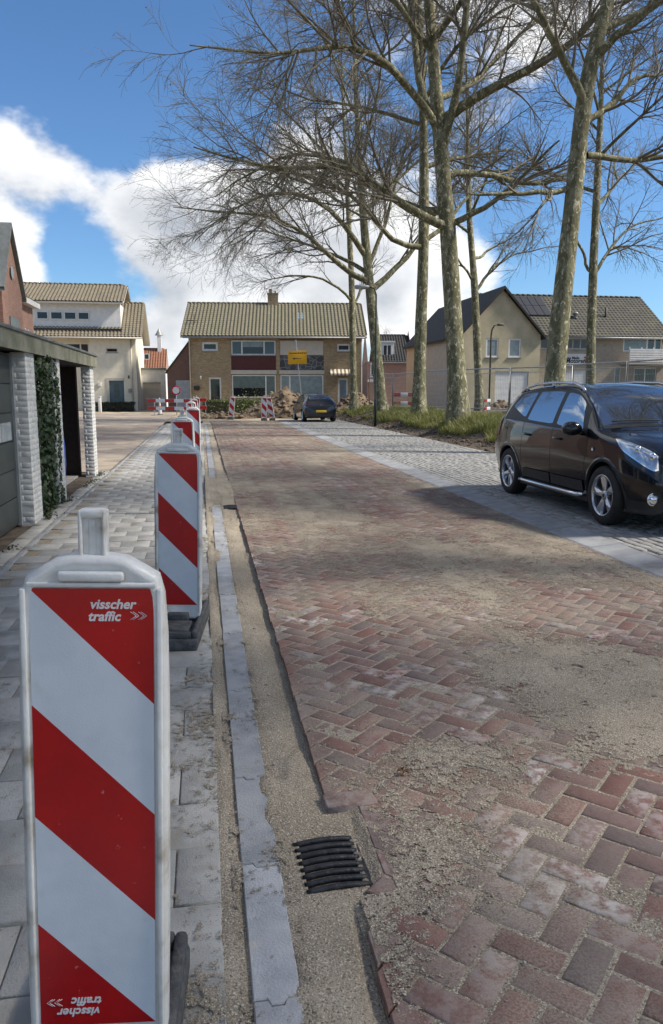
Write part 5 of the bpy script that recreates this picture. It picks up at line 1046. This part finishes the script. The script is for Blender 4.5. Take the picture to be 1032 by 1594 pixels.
heap('low heap of reddish earth behind the fence by the beige garage door', 775, 632, 43, 2.6, 1.6, 1.1, 13)
heap('low ridge of broken earth before the hedge of the yellow house', 345, 641, 45, 2.6, 1.0, .35, 21)
def hedge(label, px0, px1, D, h, dpt, mat, n, z0=-.05):
    a, b = atd(px0, 640, D), atd(px1, 640, D); L = math.hypot(b[0] - a[0], b[1] - a[1]); t = thing('hedge', label, 'hedge', (a[0], a[1], z0), math.atan2(b[1] - a[1], b[0] - a[0]))
    MB().box(.12, L - .12, .12, dpt - .12, 0, h - .15).build('branches', M['slat'], t)
    P = np.c_[RNG.uniform(0, L, n), RNG.uniform(0, dpt, n), RNG.uniform(0, h, n)]; f = RNG.integers(0, 3, n); P[f == 0, 1] = RNG.uniform(0, .18, (f == 0).sum()); P[f == 1, 2] = h - RNG.uniform(0, .18, (f == 1).sum()); P += RNG.normal(0, .035, P.shape)
    P[:, 2] = np.clip(P[:, 2] + .10 * (fbm(P[:, 0] * 2, P[:, 1] * 2) - .5), .0, None)
    leaves(P, RNG.uniform(.04, .10, n), np.array([0, -.6, .6]), M[mat], 'foliage', t)
hedge('yellow-green garden hedge in front of the yellow house', 313, 405, 54, 1.0, .7, 'hedge', 5000); hedge('low dark green clipped hedge before the cream house', 147, 209, 59, .75, .6, 'hedge2', 4000)
n = 1600; q = atd(395, 640, 53.5); P = np.c_[q[0] + RNG.normal(0, 1.1, n), q[1] + RNG.normal(0, .4, n), np.abs(RNG.normal(.5, .45, n))]; sh_ = thing('shrub', 'loose green shrub under the wide lower window of the yellow house', 'shrub', (q[0], q[1], -.05))
MB().tube([(0, 0, 0), (.05, 0, .9)], .04, 6).tube([(.3, .1, 0), (.5, 0, 1.0)], .03, 6).build('stem', M['twig'], sh_); leaves(P - [q[0], q[1], 0], RNG.uniform(.05, .12, n), np.array([0, -.5, .6]), M['hedge'], 'foliage', sh_)
for k, px in enumerate((144, 156)):
    q = atd(px, 641, 57); t = tag(MB().box(-.11, .11, -.11, .11, 0, 1.15, 0, .015).box(-.13, .13, -.13, .13, 1.15, 1.22, 0, .01).build('garden_post', M['wpaint'], None, (q[0], q[1], -.03)), ('left' if k == 0 else 'right') + ' white garden post before the dark hedge of the cream house', 'post', 'white garden posts')
# ------------------------------------------------------------------ site fence, lamp posts
def fence_panel(a, b, label):
    a = Vector(a); b = Vector(b); L = (b - a).length; t = thing('fence_panel', label, 'fence', tuple(a), math.atan2(b.y - a.y, b.x - a.x), 'mesh site fence panels'); L -= .06
    MB().tube([(0, 0, .05), (0, 0, 2.0), (L, 0, 2.0), (L, 0, .05)], .032, 8).tube([(0, 0, .18), (L, 0, .18)], .024, 8).tube([(0, 0, 1.80), (L, 0, 1.80)], .012, 6).build('frame', M['galv'], t)
    m = MB(); k = 1
    while k * .1 < L: m.tube([(k * .1, 0, .18), (k * .1, 0, 1.98)], .0042, 3, cap=False); k += 1
    for j in range(1, 8): m.tube([(0, .004, .18 + j * .225), (L, .004, .18 + j * .225)], .0042, 3, cap=False)
    m.build('wire_mesh', M['galv'], t, fix=False)
    for x in (.0, L): MB().box(x - .11, x + .11, -.32, .32, -.04, .10, 0, .02).build('foot_block', M['concrete'], t)
way = [atd(575, 608, 46), atd(610, 608, 43), atd(700, 608, 37), atd(770, 608, 34.5), atd(866, 608, 32.3), atd(950, 608, 29), atd(1032, 608, 26), atd(1110, 608, 23)]
pl = [np.array(p_[:2]) for p_ in way]; s = [0]
for i in range(len(pl) - 1): s.append(s[-1] + np.linalg.norm(pl[i + 1] - pl[i]))
def along(d): return np.array([np.interp(d, s, [p_[0] for p_ in pl]), np.interp(d, s, [p_[1] for p_ in pl])])
fl = ['far left mesh fence panel between the slim tree and the lamp post', 'mesh fence panel seen between the pale forked tree and its neighbour', 'mesh fence panel right behind the second trunk', 'mesh fence panel left of the thickest trunk', 'mesh fence panel at the thin tree before the beige gable', 'mesh fence panel before the white garage door', 'mesh fence panel behind the leaning trunk', 'mesh fence panel below the shop sign', 'mesh fence panel above the car roof, before the balcony', 'rightmost mesh fence panel at the picture edge']
for i in range(int(s[-1] // 3.4)):
    a, b = along(i * 3.4), along((i + 1) * 3.4); zz = max(float(vz(*a)), float(vz(*b))) + .0
    fence_panel((a[0], a[1], zz + .04), (b[0], b[1], zz + .04), fl[i] if i < len(fl) else 'mesh fence panel outside the right picture edge, farther along the run %s' % ('nearest' if i == len(fl) else 'beyond'))
q = atd(584, 640, 33.5); t = thing('street_lamp', 'dark green lamp post with grey head in front of the forked tree', 'street lamp', (q[0], q[1], float(vz(q[0], q[1])) - .05), -YAW)
MB().tube([(0, 0, 0), (0, 0, 1.2), (0, 0, 1.25), (0, 0, 5.7), (-.08, 0, 5.95), (-.3, 0, 6.02)], [.065, .06, .042, .034, .03, .028], 10).build('pole', M['greenpole'], t); MB().lathe([(0, .02), (.05, .09), (.35, .11), (.6, .07), (.68, 0)], 12, 'x', (-.95, 0, 6.02)).build('lamp_head', M['galv'], t)
q = atd(761, 632, 45); t = thing('street_lamp', 'thin grey lamp post with curved top before the beige gable', 'street lamp', (q[0], q[1], .2), -YAW)
MB().tube([(0, 0, 0), (0, 0, 4.6), (.03, 0, 4.9), (.14, 0, 5.12), (.32, 0, 5.22)], [.06, .05, .045, .04, .04], 8).build('pole', M['slat'], t); MB().lathe([(0, .03), (.1, .08), (.4, .07), (.45, 0)], 10, 'x', (.28, 0, 5.2)).build('lamp_head', M['slat'], t)

# ------------------------------------------------------------------ cars
class CarShape:
    """body section at length y: control points from the sill round the flank, belt line and roof edge to the roof centre"""
    cols = ['zb', 'ws', 'wm', 'zm', 'wb', 'zbelt', 'wt', 'zt', 'ztop']
    def __init__(s, rows):
        a = np.array(rows, float); s.y = a[:, 0]; s.a = a[:, 1:]
        # smooth (monotone cubic) interpolation along the length
        d = np.diff(s.a, axis=0) / np.diff(s.y)[:, None]; m = np.zeros_like(s.a); m[1:-1] = np.where(d[:-1] * d[1:] > 0, 2 * d[:-1] * d[1:] / (d[:-1] + d[1:] + 1e-12), 0); m[0] = d[0]; m[-1] = d[-1]; s.m = m
    def par(s, y):
        y = np.clip(np.asarray(y, float), s.y[0], s.y[-1]); i = np.clip(np.searchsorted(s.y, y, 'right') - 1, 0, len(s.y) - 2); h = (s.y[i + 1] - s.y[i]); t = ((y - s.y[i]) / h)[..., None]; h = h[..., None]
        return (2 * t ** 3 - 3 * t ** 2 + 1) * s.a[i] + (t ** 3 - 2 * t ** 2 + t) * h * s.m[i] + (-2 * t ** 3 + 3 * t ** 2) * s.a[i + 1] + (t ** 3 - t ** 2) * h * s.m[i + 1]
    def ctrl(s, y):
        zb, ws, wm, zm, wb, zbe, wt, zt, ztop = np.moveaxis(s.par(y), -1, 0); z = np.zeros_like(zb)
        return np.stack([np.stack([z, zb], -1), np.stack([ws * .93, zb], -1), np.stack([ws, zb + .07], -1), np.stack([wm, zm], -1), np.stack([wb, zbe], -1), np.stack([wt, zt], -1), np.stack([wt * .62, zt + (ztop - zt) * .72], -1), np.stack([z, ztop], -1)], -2)
    def S(s, y, q):
        """q in 0..7 along the control polygon, Catmull-Rom"""
        y = np.asarray(y, float); q = np.clip(np.asarray(q, float), 0, 6.9999); y, q = np.broadcast_arrays(y, q); c = s.ctrl(y); i = q.astype(int); t = (q - i)[..., None]
        g = lambda k: np.take_along_axis(c, np.clip(i + k, 0, 7)[..., None, None].repeat(2, -1), -2)[..., 0, :]
        p0, p1, p2, p3 = g(-1), g(0), g(1), g(2)
        p3 = np.where((i == 6)[..., None], p1 * [-1, 1], p3); p0 = np.where((i == 0)[..., None], p2 * [-1, 1] * 0 + p1, p0)
        ten = .38; m1, m2 = (p2 - p0) * ten, (p3 - p1) * ten
        # corners at sill, belt line and roof edge are tightened
        r = (2 * t ** 3 - 3 * t ** 2 + 1) * p1 + (t ** 3 - 2 * t ** 2 + t) * m1 + (-2 * t ** 3 + 3 * t ** 2) * p2 + (t ** 3 - t ** 2) * m2
        return np.stack([r[..., 0], y, r[..., 1]], -1)
    def sidex(s, y, z):
        qs = np.linspace(1.5, 5.0, 60); P = s.S(np.full(60, y), qs); return float(np.interp(z, P[:, 2], P[:, 0]))
def car(name, label, cs, paintm, wheels, wr, L, plate=True):
    t = thing(name, label, 'car')
    ys = np.unique(np.r_[np.linspace(0, .35, 14), np.linspace(.35, L - .5, 70), np.linspace(L - .5, L, 18)]); qs = np.unique(np.r_[np.linspace(0, 1, 3), np.linspace(1, 7, 49)])
    Yg, Qg = np.meshgrid(ys, qs, indexing='ij'); P = cs.S(Yg, Qg); full = np.concatenate([P, (P * [-1, 1, 1])[:, -2:0:-1]], 1); ny, nq = full.shape[:2]
    V_ = full.reshape(-1, 3); i = np.arange(ny - 1)[:, None] * nq; j = np.arange(nq)[None]; j2 = (j + 1) % nq; Fq = np.stack([i + j, i + j2, i + nq + j2, i + nq + j], -1).reshape(-1, 4)
    me = bpy.data.meshes.new('body'); me.from_pydata(V_.tolist(), [], Fq.tolist() + [list(range(nq))[::-1], [(ny - 1) * nq + k for k in range(nq)]])
    bm = bmesh.new(); bm.from_mesh(me); bmesh.ops.remove_doubles(bm, verts=bm.verts[:], dist=.0004); bmesh.ops.recalc_face_normals(bm, faces=bm.faces[:]); bm.to_mesh(me); bm.free(); me.materials.append(paintm); me.materials.append(M['plastic'])
    body = link('body', me, t)
    cut = MB()
    for wy in wheels:
        for sg in (-1, 1): cut.lathe([(sg * .52, 0), (sg * .52, wr + .055), (sg * 1.1, wr + .055), (sg * 1.1, 0)], 40, 'x', (0, wy, wr))
    cu = cut.build('cutter', M['plastic']); mod = body.modifiers.new('wells', 'BOOLEAN'); mod.object = cu; mod.operation = 'DIFFERENCE'; mod.solver = 'EXACT'; bpy.context.view_layer.update()
    nm = bpy.data.meshes.new_from_object(body.evaluated_get(bpy.context.evaluated_depsgraph_get())); body.modifiers.clear(); body.data = nm; bpy.data.objects.remove(cu)
    nm.polygons.foreach_set('use_smooth', np.ones(len(nm.polygons), bool))
    try: nm.set_sharp_from_angle(angle=R(38))
    except Exception: pass
    def patch(nm_, mat, y0, y1, q0, q1, y0b=None, y1b=None, off=.003, n=14, m_=8, mirror=True, par=None, q0b=None, q1b=None, rc=0.0):
        """patch on the skin; y0..y1 at the lower edge q0, y0b..y1b at the upper edge q1; q0b, q1b at the rear end"""
        y0b = y0 if y0b is None else y0b; y1b = y1 if y1b is None else y1b; q0b = q0 if q0b is None else q0b; q1b = q1 if q1b is None else q1b
        u, v = np.meshgrid(np.linspace(0, 1, n), np.linspace(0, 1, m_))
        if rc: # rounded corners: squeeze towards the middle
            e_ = np.abs(2 * u - 1) ** 8; v = .5 + (v - .5) * (1 - rc * e_); 
        yy = (y0 + (y1 - y0) * u) * (1 - v) + (y0b + (y1b - y0b) * u) * v; qq = (q0 * (1 - u) + q0b * u) * (1 - v) + (q1 * (1 - u) + q1b * u) * v
        P = cs.S(yy, qq); dy = cs.S(yy + .01, qq) - cs.S(yy - .01, qq); dq = cs.S(yy, np.minimum(qq + .02, 6.999)) - cs.S(yy, qq - .02); nn = np.cross(dy, dq); nn /= np.linalg.norm(nn, axis=-1, keepdims=True) + 1e-9
        sg = np.sign((nn * (P - [0, L / 2, .6])).sum(-1, keepdims=True)); P = P + nn * sg * off; o = link(nm_, grid_mesh(nm_, P[..., 0], P[..., 1], P[..., 2], mat), par or t)
        if mirror: link(nm_, grid_mesh(nm_, -P[..., 0], P[..., 1], P[..., 2], mat), par or t)
        return o
    def across(nm_, mat, ya, yb, q0, off=.004, n=21, m_=10, par=None, bow=0.0):
        """patch that runs over the roof centre from side to side between lengths ya and yb"""
        u, v = np.meshgrid(np.linspace(-1, 1, n), np.linspace(0, 1, m_)); qq = 7 - np.abs(u) * (7 - q0); yy = ya + (yb - ya) * v + bow * u * u; P = cs.S(yy, qq); P[..., 0] *= np.sign(u + 1e-9); 
        dz = cs.S(yy + .01, qq)[..., 2] - cs.S(yy - .01, qq)[..., 2]; nv = np.stack([dz * 0, -dz, dz * 0 + .02], -1); nv /= np.linalg.norm(nv, axis=-1, keepdims=True); P = P + nv * off
        return link(nm_, grid_mesh(nm_, P[..., 0], P[..., 1], P[..., 2], mat), par or t)
    # wheels
    prof = [(-.105, wr * .70), (-.112, wr * .80), (-.105, wr * .93), (-.085, wr * .985), (-.04, wr), (.04, wr), (.085, wr * .985), (.105, wr * .93), (.112, wr * .80), (.105, wr * .70)]
    tm = MB().lathe(prof, 44, 'x'); tyre = tm.mesh('wheel', M['tyre'])
    rm = MB(); rr = wr * .70; rm.lathe([(-.10, rr), (.098, rr), (.105, rr + .004), (.106, rr - .012), (.085, rr - .02), (.03, rr * .93), (-.09, rr * .90)], 40, 'x')
    for k in range(5):
        a = k * 2 * math.pi / 5 + .3
        def pt(r, da, x): return (x, r * math.cos(a + da), r * math.sin(a + da))
        rm.add([pt(.05, -.6, .070), pt(.05, .6, .070), pt(rr * .97, .20, .088), pt(rr * .97, -.20, .088), pt(.05, -.7, .03), pt(.05, .7, .03), pt(rr * .97, .26, .05), pt(rr * .97, -.26, .05), pt(rr * .55, 0, .098)], [(0, 1, 8), (1, 2, 8), (2, 3, 8), (3, 0, 8), (1, 5, 6, 2), (0, 3, 7, 4), (4, 7, 6, 5)], 0)
    rm.lathe([(.03, .06), (.075, .055), (.082, .03), (.082, 0)], 16, 'x'); rim = rm.mesh('rim', M['alloy'])
    dk = MB().lathe([(-.02, 0), (-.02, rr * .9)], 24, 'x').mesh('brake_disc', M['plastic'], False); hb = MB().lathe([(.083, 0), (.083, .022)], 12, 'x').mesh('hub_badge', M['plastic'], False)
    for wy in wheels:
        for sg in (-1, 1):
            w_ = link('wheel', tyre, t, (sg * (cs.sidex(wy, .62) - .115), wy, wr)); w_.rotation_euler = (0.2 * wy, 0, 0 if sg > 0 else math.pi)
            link('rim', rim, w_); link('brake_disc', dk, w_); link('hub_badge', hb, w_)
            # dark lip round the wheel arch
            n = 26; th = np.linspace(-.28, math.pi + .28, n); pin, pout = [], []
            vs = []
            for a in th:
                for r_, o_ in ((wr + .045, -.03), (wr + .05, .008), (wr + .095, .006), (wr + .105, -.01)):
                    y_, z_ = wy + r_ * math.cos(a), wr + r_ * math.sin(a); vs.append((sg * (cs.sidex(y_, max(z_, .24)) + o_), y_, max(z_, .24)))
            MB().add(vs, [(k * 4 + m_, k * 4 + m_ + 1, k * 4 + m_ + 5, k * 4 + m_ + 4) for k in range(n - 1) for m_ in range(3)], 0, True).build('arch_trim', paintm if name != 'parked_suv' else M['black_paint'], t)
    t['_'] = 0; del t['_']
    return t, patch, across, body
QROWS = [ # y, zb, ws, wm, zm, wb, zbelt, wt, zt, ztop
    (0.00, .34, .44, .50, .52, .46, .64, .38, .68, .70), (.05, .27, .62, .67, .54, .60, .72, .50, .78, .81), (.15, .22, .72, .77, .58, .70, .82, .58, .86, .90), (.35, .21, .79, .845, .62, .78, .90, .66, .945, .985), (.6, .20, .82, .875, .64, .82, .955, .70, .995, 1.045),
    (.9, .20, .83, .89, .66, .84, .99, .735, 1.035, 1.09), (1.12, .20, .83, .885, .66, .85, 1.01, .755, 1.075, 1.125), (1.3, .20, .83, .885, .66, .852, 1.02, .745, 1.19, 1.255), (1.6, .20, .83, .885, .66, .852, 1.035, .70, 1.385, 1.465), (1.95, .20, .83, .885, .66, .852, 1.05, .645, 1.525, 1.60),
    (2.4, .20, .83, .885, .66, .85, 1.065, .62, 1.565, 1.64), (3.0, .20, .83, .888, .66, .845, 1.085, .61, 1.56, 1.635), (3.6, .20, .83, .89, .66, .835, 1.105, .60, 1.53, 1.605), (4.0, .22, .81, .875, .66, .81, 1.11, .59, 1.475, 1.555), (4.2, .25, .78, .85, .66, .78, 1.08, .585, 1.36, 1.44), (4.38, .28, .74, .81, .66, .74, 1.02, .59, 1.14, 1.20), (4.48, .32, .68, .75, .66, .68, .94, .56, 1.0, 1.04), (4.54, .40, .56, .62, .64, .56, .80, .46, .84, .87)]
cs = CarShape(QROWS); wr = .343
car1, patch, across, body1 = car('parked_suv', 'black family car parked on the paved strip, its front towards the viewer', cs, M['black_paint'], (.90, 3.665), wr, 4.54)
gl = M['carglass']
patch('side_window', M['plastic'], 1.36, 4.02, 4.05, 4.93, 1.50, 3.86, .0015, 60, 8)
patch('front_door_window', gl, 1.46, 2.20, 4.10, 4.86, 1.66, 2.22, .004, 24, 8, rc=.10); patch('rear_door_window', gl, 2.32, 3.13, 4.10, 4.86, 2.33, 3.08, .004, 20, 8, rc=.08); patch('quarter_window', gl, 3.22, 3.86, 4.14, 4.84, 3.18, 3.66, .004, 20, 8, q0b=4.45, rc=.14)
ws_ = across('windscreen', M['carglass2'], 1.155, 1.93, 5.10, .004, bow=.05); across('cowl', M['plastic'], 1.10, 1.17, 5.05, .003, bow=.05); across('rear_window', M['carglass2'], 4.10, 4.40, 5.15, .004)
for sx in (-1, 1):
    MB().tube([cs.S(1.19 + .05 * abs(u) * .5, 7 - abs(u) * 1.6)[:] * [sx, 1, 1] + [0, -.02, .025] for u in np.linspace(.05, .95, 8)], .008, 5).build('wiper', M['plastic'], ws_)
# door gaps and mouldings
for y_ in (1.34, 2.27, 3.20): patch('door_gap', M['plastic'], y_ - .004, y_ + .004, 2.05, 4.02, off=.0012, n=2, m_=24)
patch('door_gap', M['plastic'], 1.34, 3.2, 2.10, 2.14, off=.0012, n=24, m_=2); patch('hood_gap', M['plastic'], .22, 1.12, 4.72, 4.76, off=.0012, n=24, m_=2)
patch('side_moulding', M['plastic'], 1.38, 2.25, 2.22, 2.52, off=.016, n=16, m_=5); patch('side_moulding', M['plastic'], 2.29, 3.14, 2.22, 2.52, off=.016, n=16, m_=5); patch('sill_cladding', M['plastic'], 1.30, 3.28, 1.2, 2.05, off=.004, n=24, m_=5)
patch('lower_bumper', M['plastic'], .03, .50, 1.25, 2.30, off=.004, n=20, m_=6); patch('belt_trim', M['plastic'], 1.36, 4.0, 4.0, 4.06, off=.005, n=30, m_=2)
# headlamps: lens, reflector bowls and indicator
patch('headlamp', M['chrome'], .085, .62, 3.42, 4.50, .17, .80, .004, 24, 12, q0b=3.72, q1b=4.30, rc=.35); hl = patch('headlamp_lens', M['lamp'], .10, .60, 3.46, 4.46, .18, .77, .009, 24, 12, q0b=3.75, q1b=4.27, rc=.35)
for sx in (-1, 1):
    for (y_, q_, r_) in ((.19, 3.95, .062), (.37, 3.98, .055)):
        c = cs.S(y_, q_) * [sx, 1, 1]; bm = bmesh.new(); bmesh.ops.create_uvsphere(bm, u_segments=18, v_segments=10, radius=r_)
        for v in bm.verts: v.co = Vector(c) + Vector((v.co.x * .55, v.co.y * .8, v.co.z)) - Vector((sx * .012, -.012, 0))
        MB().bm(bm, 0, True).build('reflector', M['chrome'], car1); bm.free()
    c = cs.S(.10, 2.75) * [sx, 1, 1]; MB().lathe([(0, 0), (0, .045), (.03, .055), (.04, .06), (.04, .07)], 20, 'y', (c[0], c[1] - .025, .40)).build('fog_lamp', M['chrome'], car1)
    m = cs.sidex(1.50, 1.04)
    bm = bmesh.new(); bmesh.ops.create_uvsphere(bm, u_segments=20, v_segments=12, radius=1)
    for v in bm.verts: v.co = Vector((sx * (m + .14) + v.co.x * .125, 1.47 + v.co.y * .075 + (.03 if v.co.y > 0 else 0), 1.075 + v.co.z * .085 * (1.1 if v.co.z > 0 else .9)))
    MB().bm(bm, 0, True).tube([(sx * (m - .02), 1.47, 1.02), (sx * (m + .08), 1.47, 1.045)], .03, 8).build('door_mirror', M['black_paint'], car1); bm.free()
    for y_ in (2.08, 3.03): x_ = cs.sidex(y_, .93); MB().tube([(sx * (x_ + .002), y_ - .09, .925), (sx * (x_ + .035), y_ - .06, .93), (sx * (x_ + .035), y_ + .06, .935), (sx * (x_ + .002), y_ + .09, .935)], .015, 8).build('door_handle', M['black_paint'], car1)
    rl = [cs.S(y_, 5.12) * [sx, 1, 1] + [0, 0, h_] for y_, h_ in ((1.86, .0), (1.98, .035), (2.2, .055), (2.8, .062), (3.4, .060), (3.75, .045), (3.95, .0))]
    MB().tube(rl, .02, 8).build('roof_rail', M['alloy'], car1)
    for y_ in (2.0, 2.85, 3.72): MB().tube([cs.S(y_, 5.12) * [sx, 1, 1], cs.S(y_, 5.12) * [sx, 1, 1] + [0, 0, .05]], .022, 6).build('rail_foot', M['alloy'], car1)
    MB().tube([(sx * .80, 1.38, .30), (sx * .905, 1.44, .285), (sx * .915, 1.6, .285), (sx * .915, 3.0, .285), (sx * .905, 3.14, .285), (sx * .80, 3.2, .30)], .028, 10).build('side_bar', M['chrome'], car1)
    x_ = cs.sidex(1.16, .86); MB().lathe([(0, .024), (.008, .02), (.010, 0)], 12, 'x', (x_ if sx > 0 else -x_ - .01, 1.16, .86)).build('side_badge', M['chrome'], car1)
    patch_t = None
patch('tail_lamp', M['tail'], 4.16, 4.44, 3.45, 4.6, 4.06, 4.40, .006, 10, 10); patch('fuel_flap', M['black_paint'], 3.78, 3.95, 3.35, 3.75, off=.003, n=6, m_=6)
g_ = MB(); g_.box(-.36, .36, -.012, .05, .56, .70, 0, .02); g_.build('grille', M['plastic'], car1)
MB().tube([(-.34, -.02, .71), (-.14, -.03, .70), (-.07, -.035, .58), (.07, -.035, .58), (.14, -.03, .70), (.34, -.02, .71)], .016, 8).build('grille_trim', M['chrome'], car1); MB().lathe([(0, .0), (0, .05), (.012, .055)], 20, 'y', (0, -.05, .66)).build('emblem', M['chrome'], car1)
MB().box(-.26, .26, -.022, -.008, .42, .53, 0, .004).build('number_plate', M['plate'], car1); MB().box(-.5, .5, -.006, .04, .36, .41, 0, .01).build('air_intake', M['plastic'], car1)
MB().tube([cs.S(3.85, 7) + [0, 0, -.01], cs.S(3.85, 7) + [0, .1, .16]], [.008, .004], 6).build('antenna', M['plastic'], car1)
car1.location = (5.52, 7.30, .026); car1.scale = (1.02, 1.02, 1.025)
# small dark grey hatchback seen from behind
HROWS = [(0.00, .34, .44, .50, .50, .46, .62, .38, .66, .68), (.06, .25, .60, .66, .52, .58, .70, .50, .75, .78), (.3, .18, .76, .82, .58, .76, .83, .64, .87, .90), (.8, .17, .80, .865, .62, .82, .91, .70, .94, .98), (1.05, .17, .80, .865, .62, .825, .92, .73, .98, 1.02), (1.35, .17, .80, .865, .62, .83, .93, .70, 1.16, 1.22), (1.85, .17, .80, .865, .62, .83, .945, .60, 1.35, 1.41), (2.4, .17, .80, .868, .62, .825, .96, .575, 1.37, 1.435), (3.0, .17, .80, .872, .62, .82, .98, .56, 1.34, 1.405), (3.4, .18, .80, .872, .62, .81, 1.0, .555, 1.28, 1.345), (3.62, .20, .79, .865, .64, .80, .99, .60, 1.14, 1.19), (3.82, .22, .77, .845, .66, .78, .93, .66, 1.0, 1.03), (3.96, .26, .73, .81, .66, .74, .86, .62, .90, .92), (4.05, .36, .62, .70, .62, .64, .76, .54, .79, .80)]
hs = CarShape(HROWS)
car2, patch, across, body2 = car('parked_hatchback', 'small dark grey hatchback parked far up the road, seen from behind', hs, M['grey_paint'], (.82, 3.36), .315, 4.05)
patch('side_window', M['carglass2'], 1.30, 3.45, 4.08, 4.90, 1.5, 3.2, .003, 40, 6); across('windscreen', M['carglass2'], 1.12, 1.80, 5.1, .004); across('rear_window', M['carglass2'], 3.40, 3.68, 5.25, .006); across('spoiler', M['plastic'], 3.28, 3.38, 5.1, .012)
across('tail_band', M['plastic'], 3.80, 3.90, 4.9, .006); patch('tail_lamp', M['tail'], 3.72, 3.98, 3.65, 4.25, 3.70, 3.93, .006, 10, 6); patch('reflector_strip', M['chrome'], 3.80, 4.0, 3.42, 3.5, off=.004, n=8, m_=3)
for y_ in (1.2, 2.25): patch('door_gap', M['plastic'], y_ - .004, y_ + .004, 2.05, 4.02, off=.0012, n=2, m_=16)
MB().box(-.27, .27, 4.045, 4.062, .49, .60, 0, .004).build('number_plate', M['plate'], car2); MB().box(-.60, .60, 3.95, 4.048, .24, .42, 0, .02).build('rear_bumper', M['plastic'], car2)
for sx in (-1, 1):
    m = hs.sidex(1.42, .97); bm = bmesh.new(); bmesh.ops.create_uvsphere(bm, u_segments=16, v_segments=10, radius=1)
    for v in bm.verts: v.co = Vector((sx * (m + .13) + v.co.x * .11, 1.42 + v.co.y * .07, .99 + v.co.z * .07))
    MB().bm(bm, 0, True).tube([(sx * (m - .02), 1.42, .95), (sx * (m + .08), 1.42, .97)], .025, 8).build('door_mirror', M['grey_paint'], car2); bm.free()
MB().tube([hs.S(3.1, 7) + [0, 0, -.01], hs.S(3.1, 7) + [0, .12, .18]], [.008, .004], 6).build('antenna', M['plastic'], car2)
MB().lathe([(0, 0), (.006, .045), (.0, .05)], 14, 'y', (0, 4.0, .83)).build('emblem', M['chrome'], car2)
q = gp(488, 657); car2.rotation_euler = (0, 0, math.pi + .05); car2.location = (5.72, 42.2, .02)
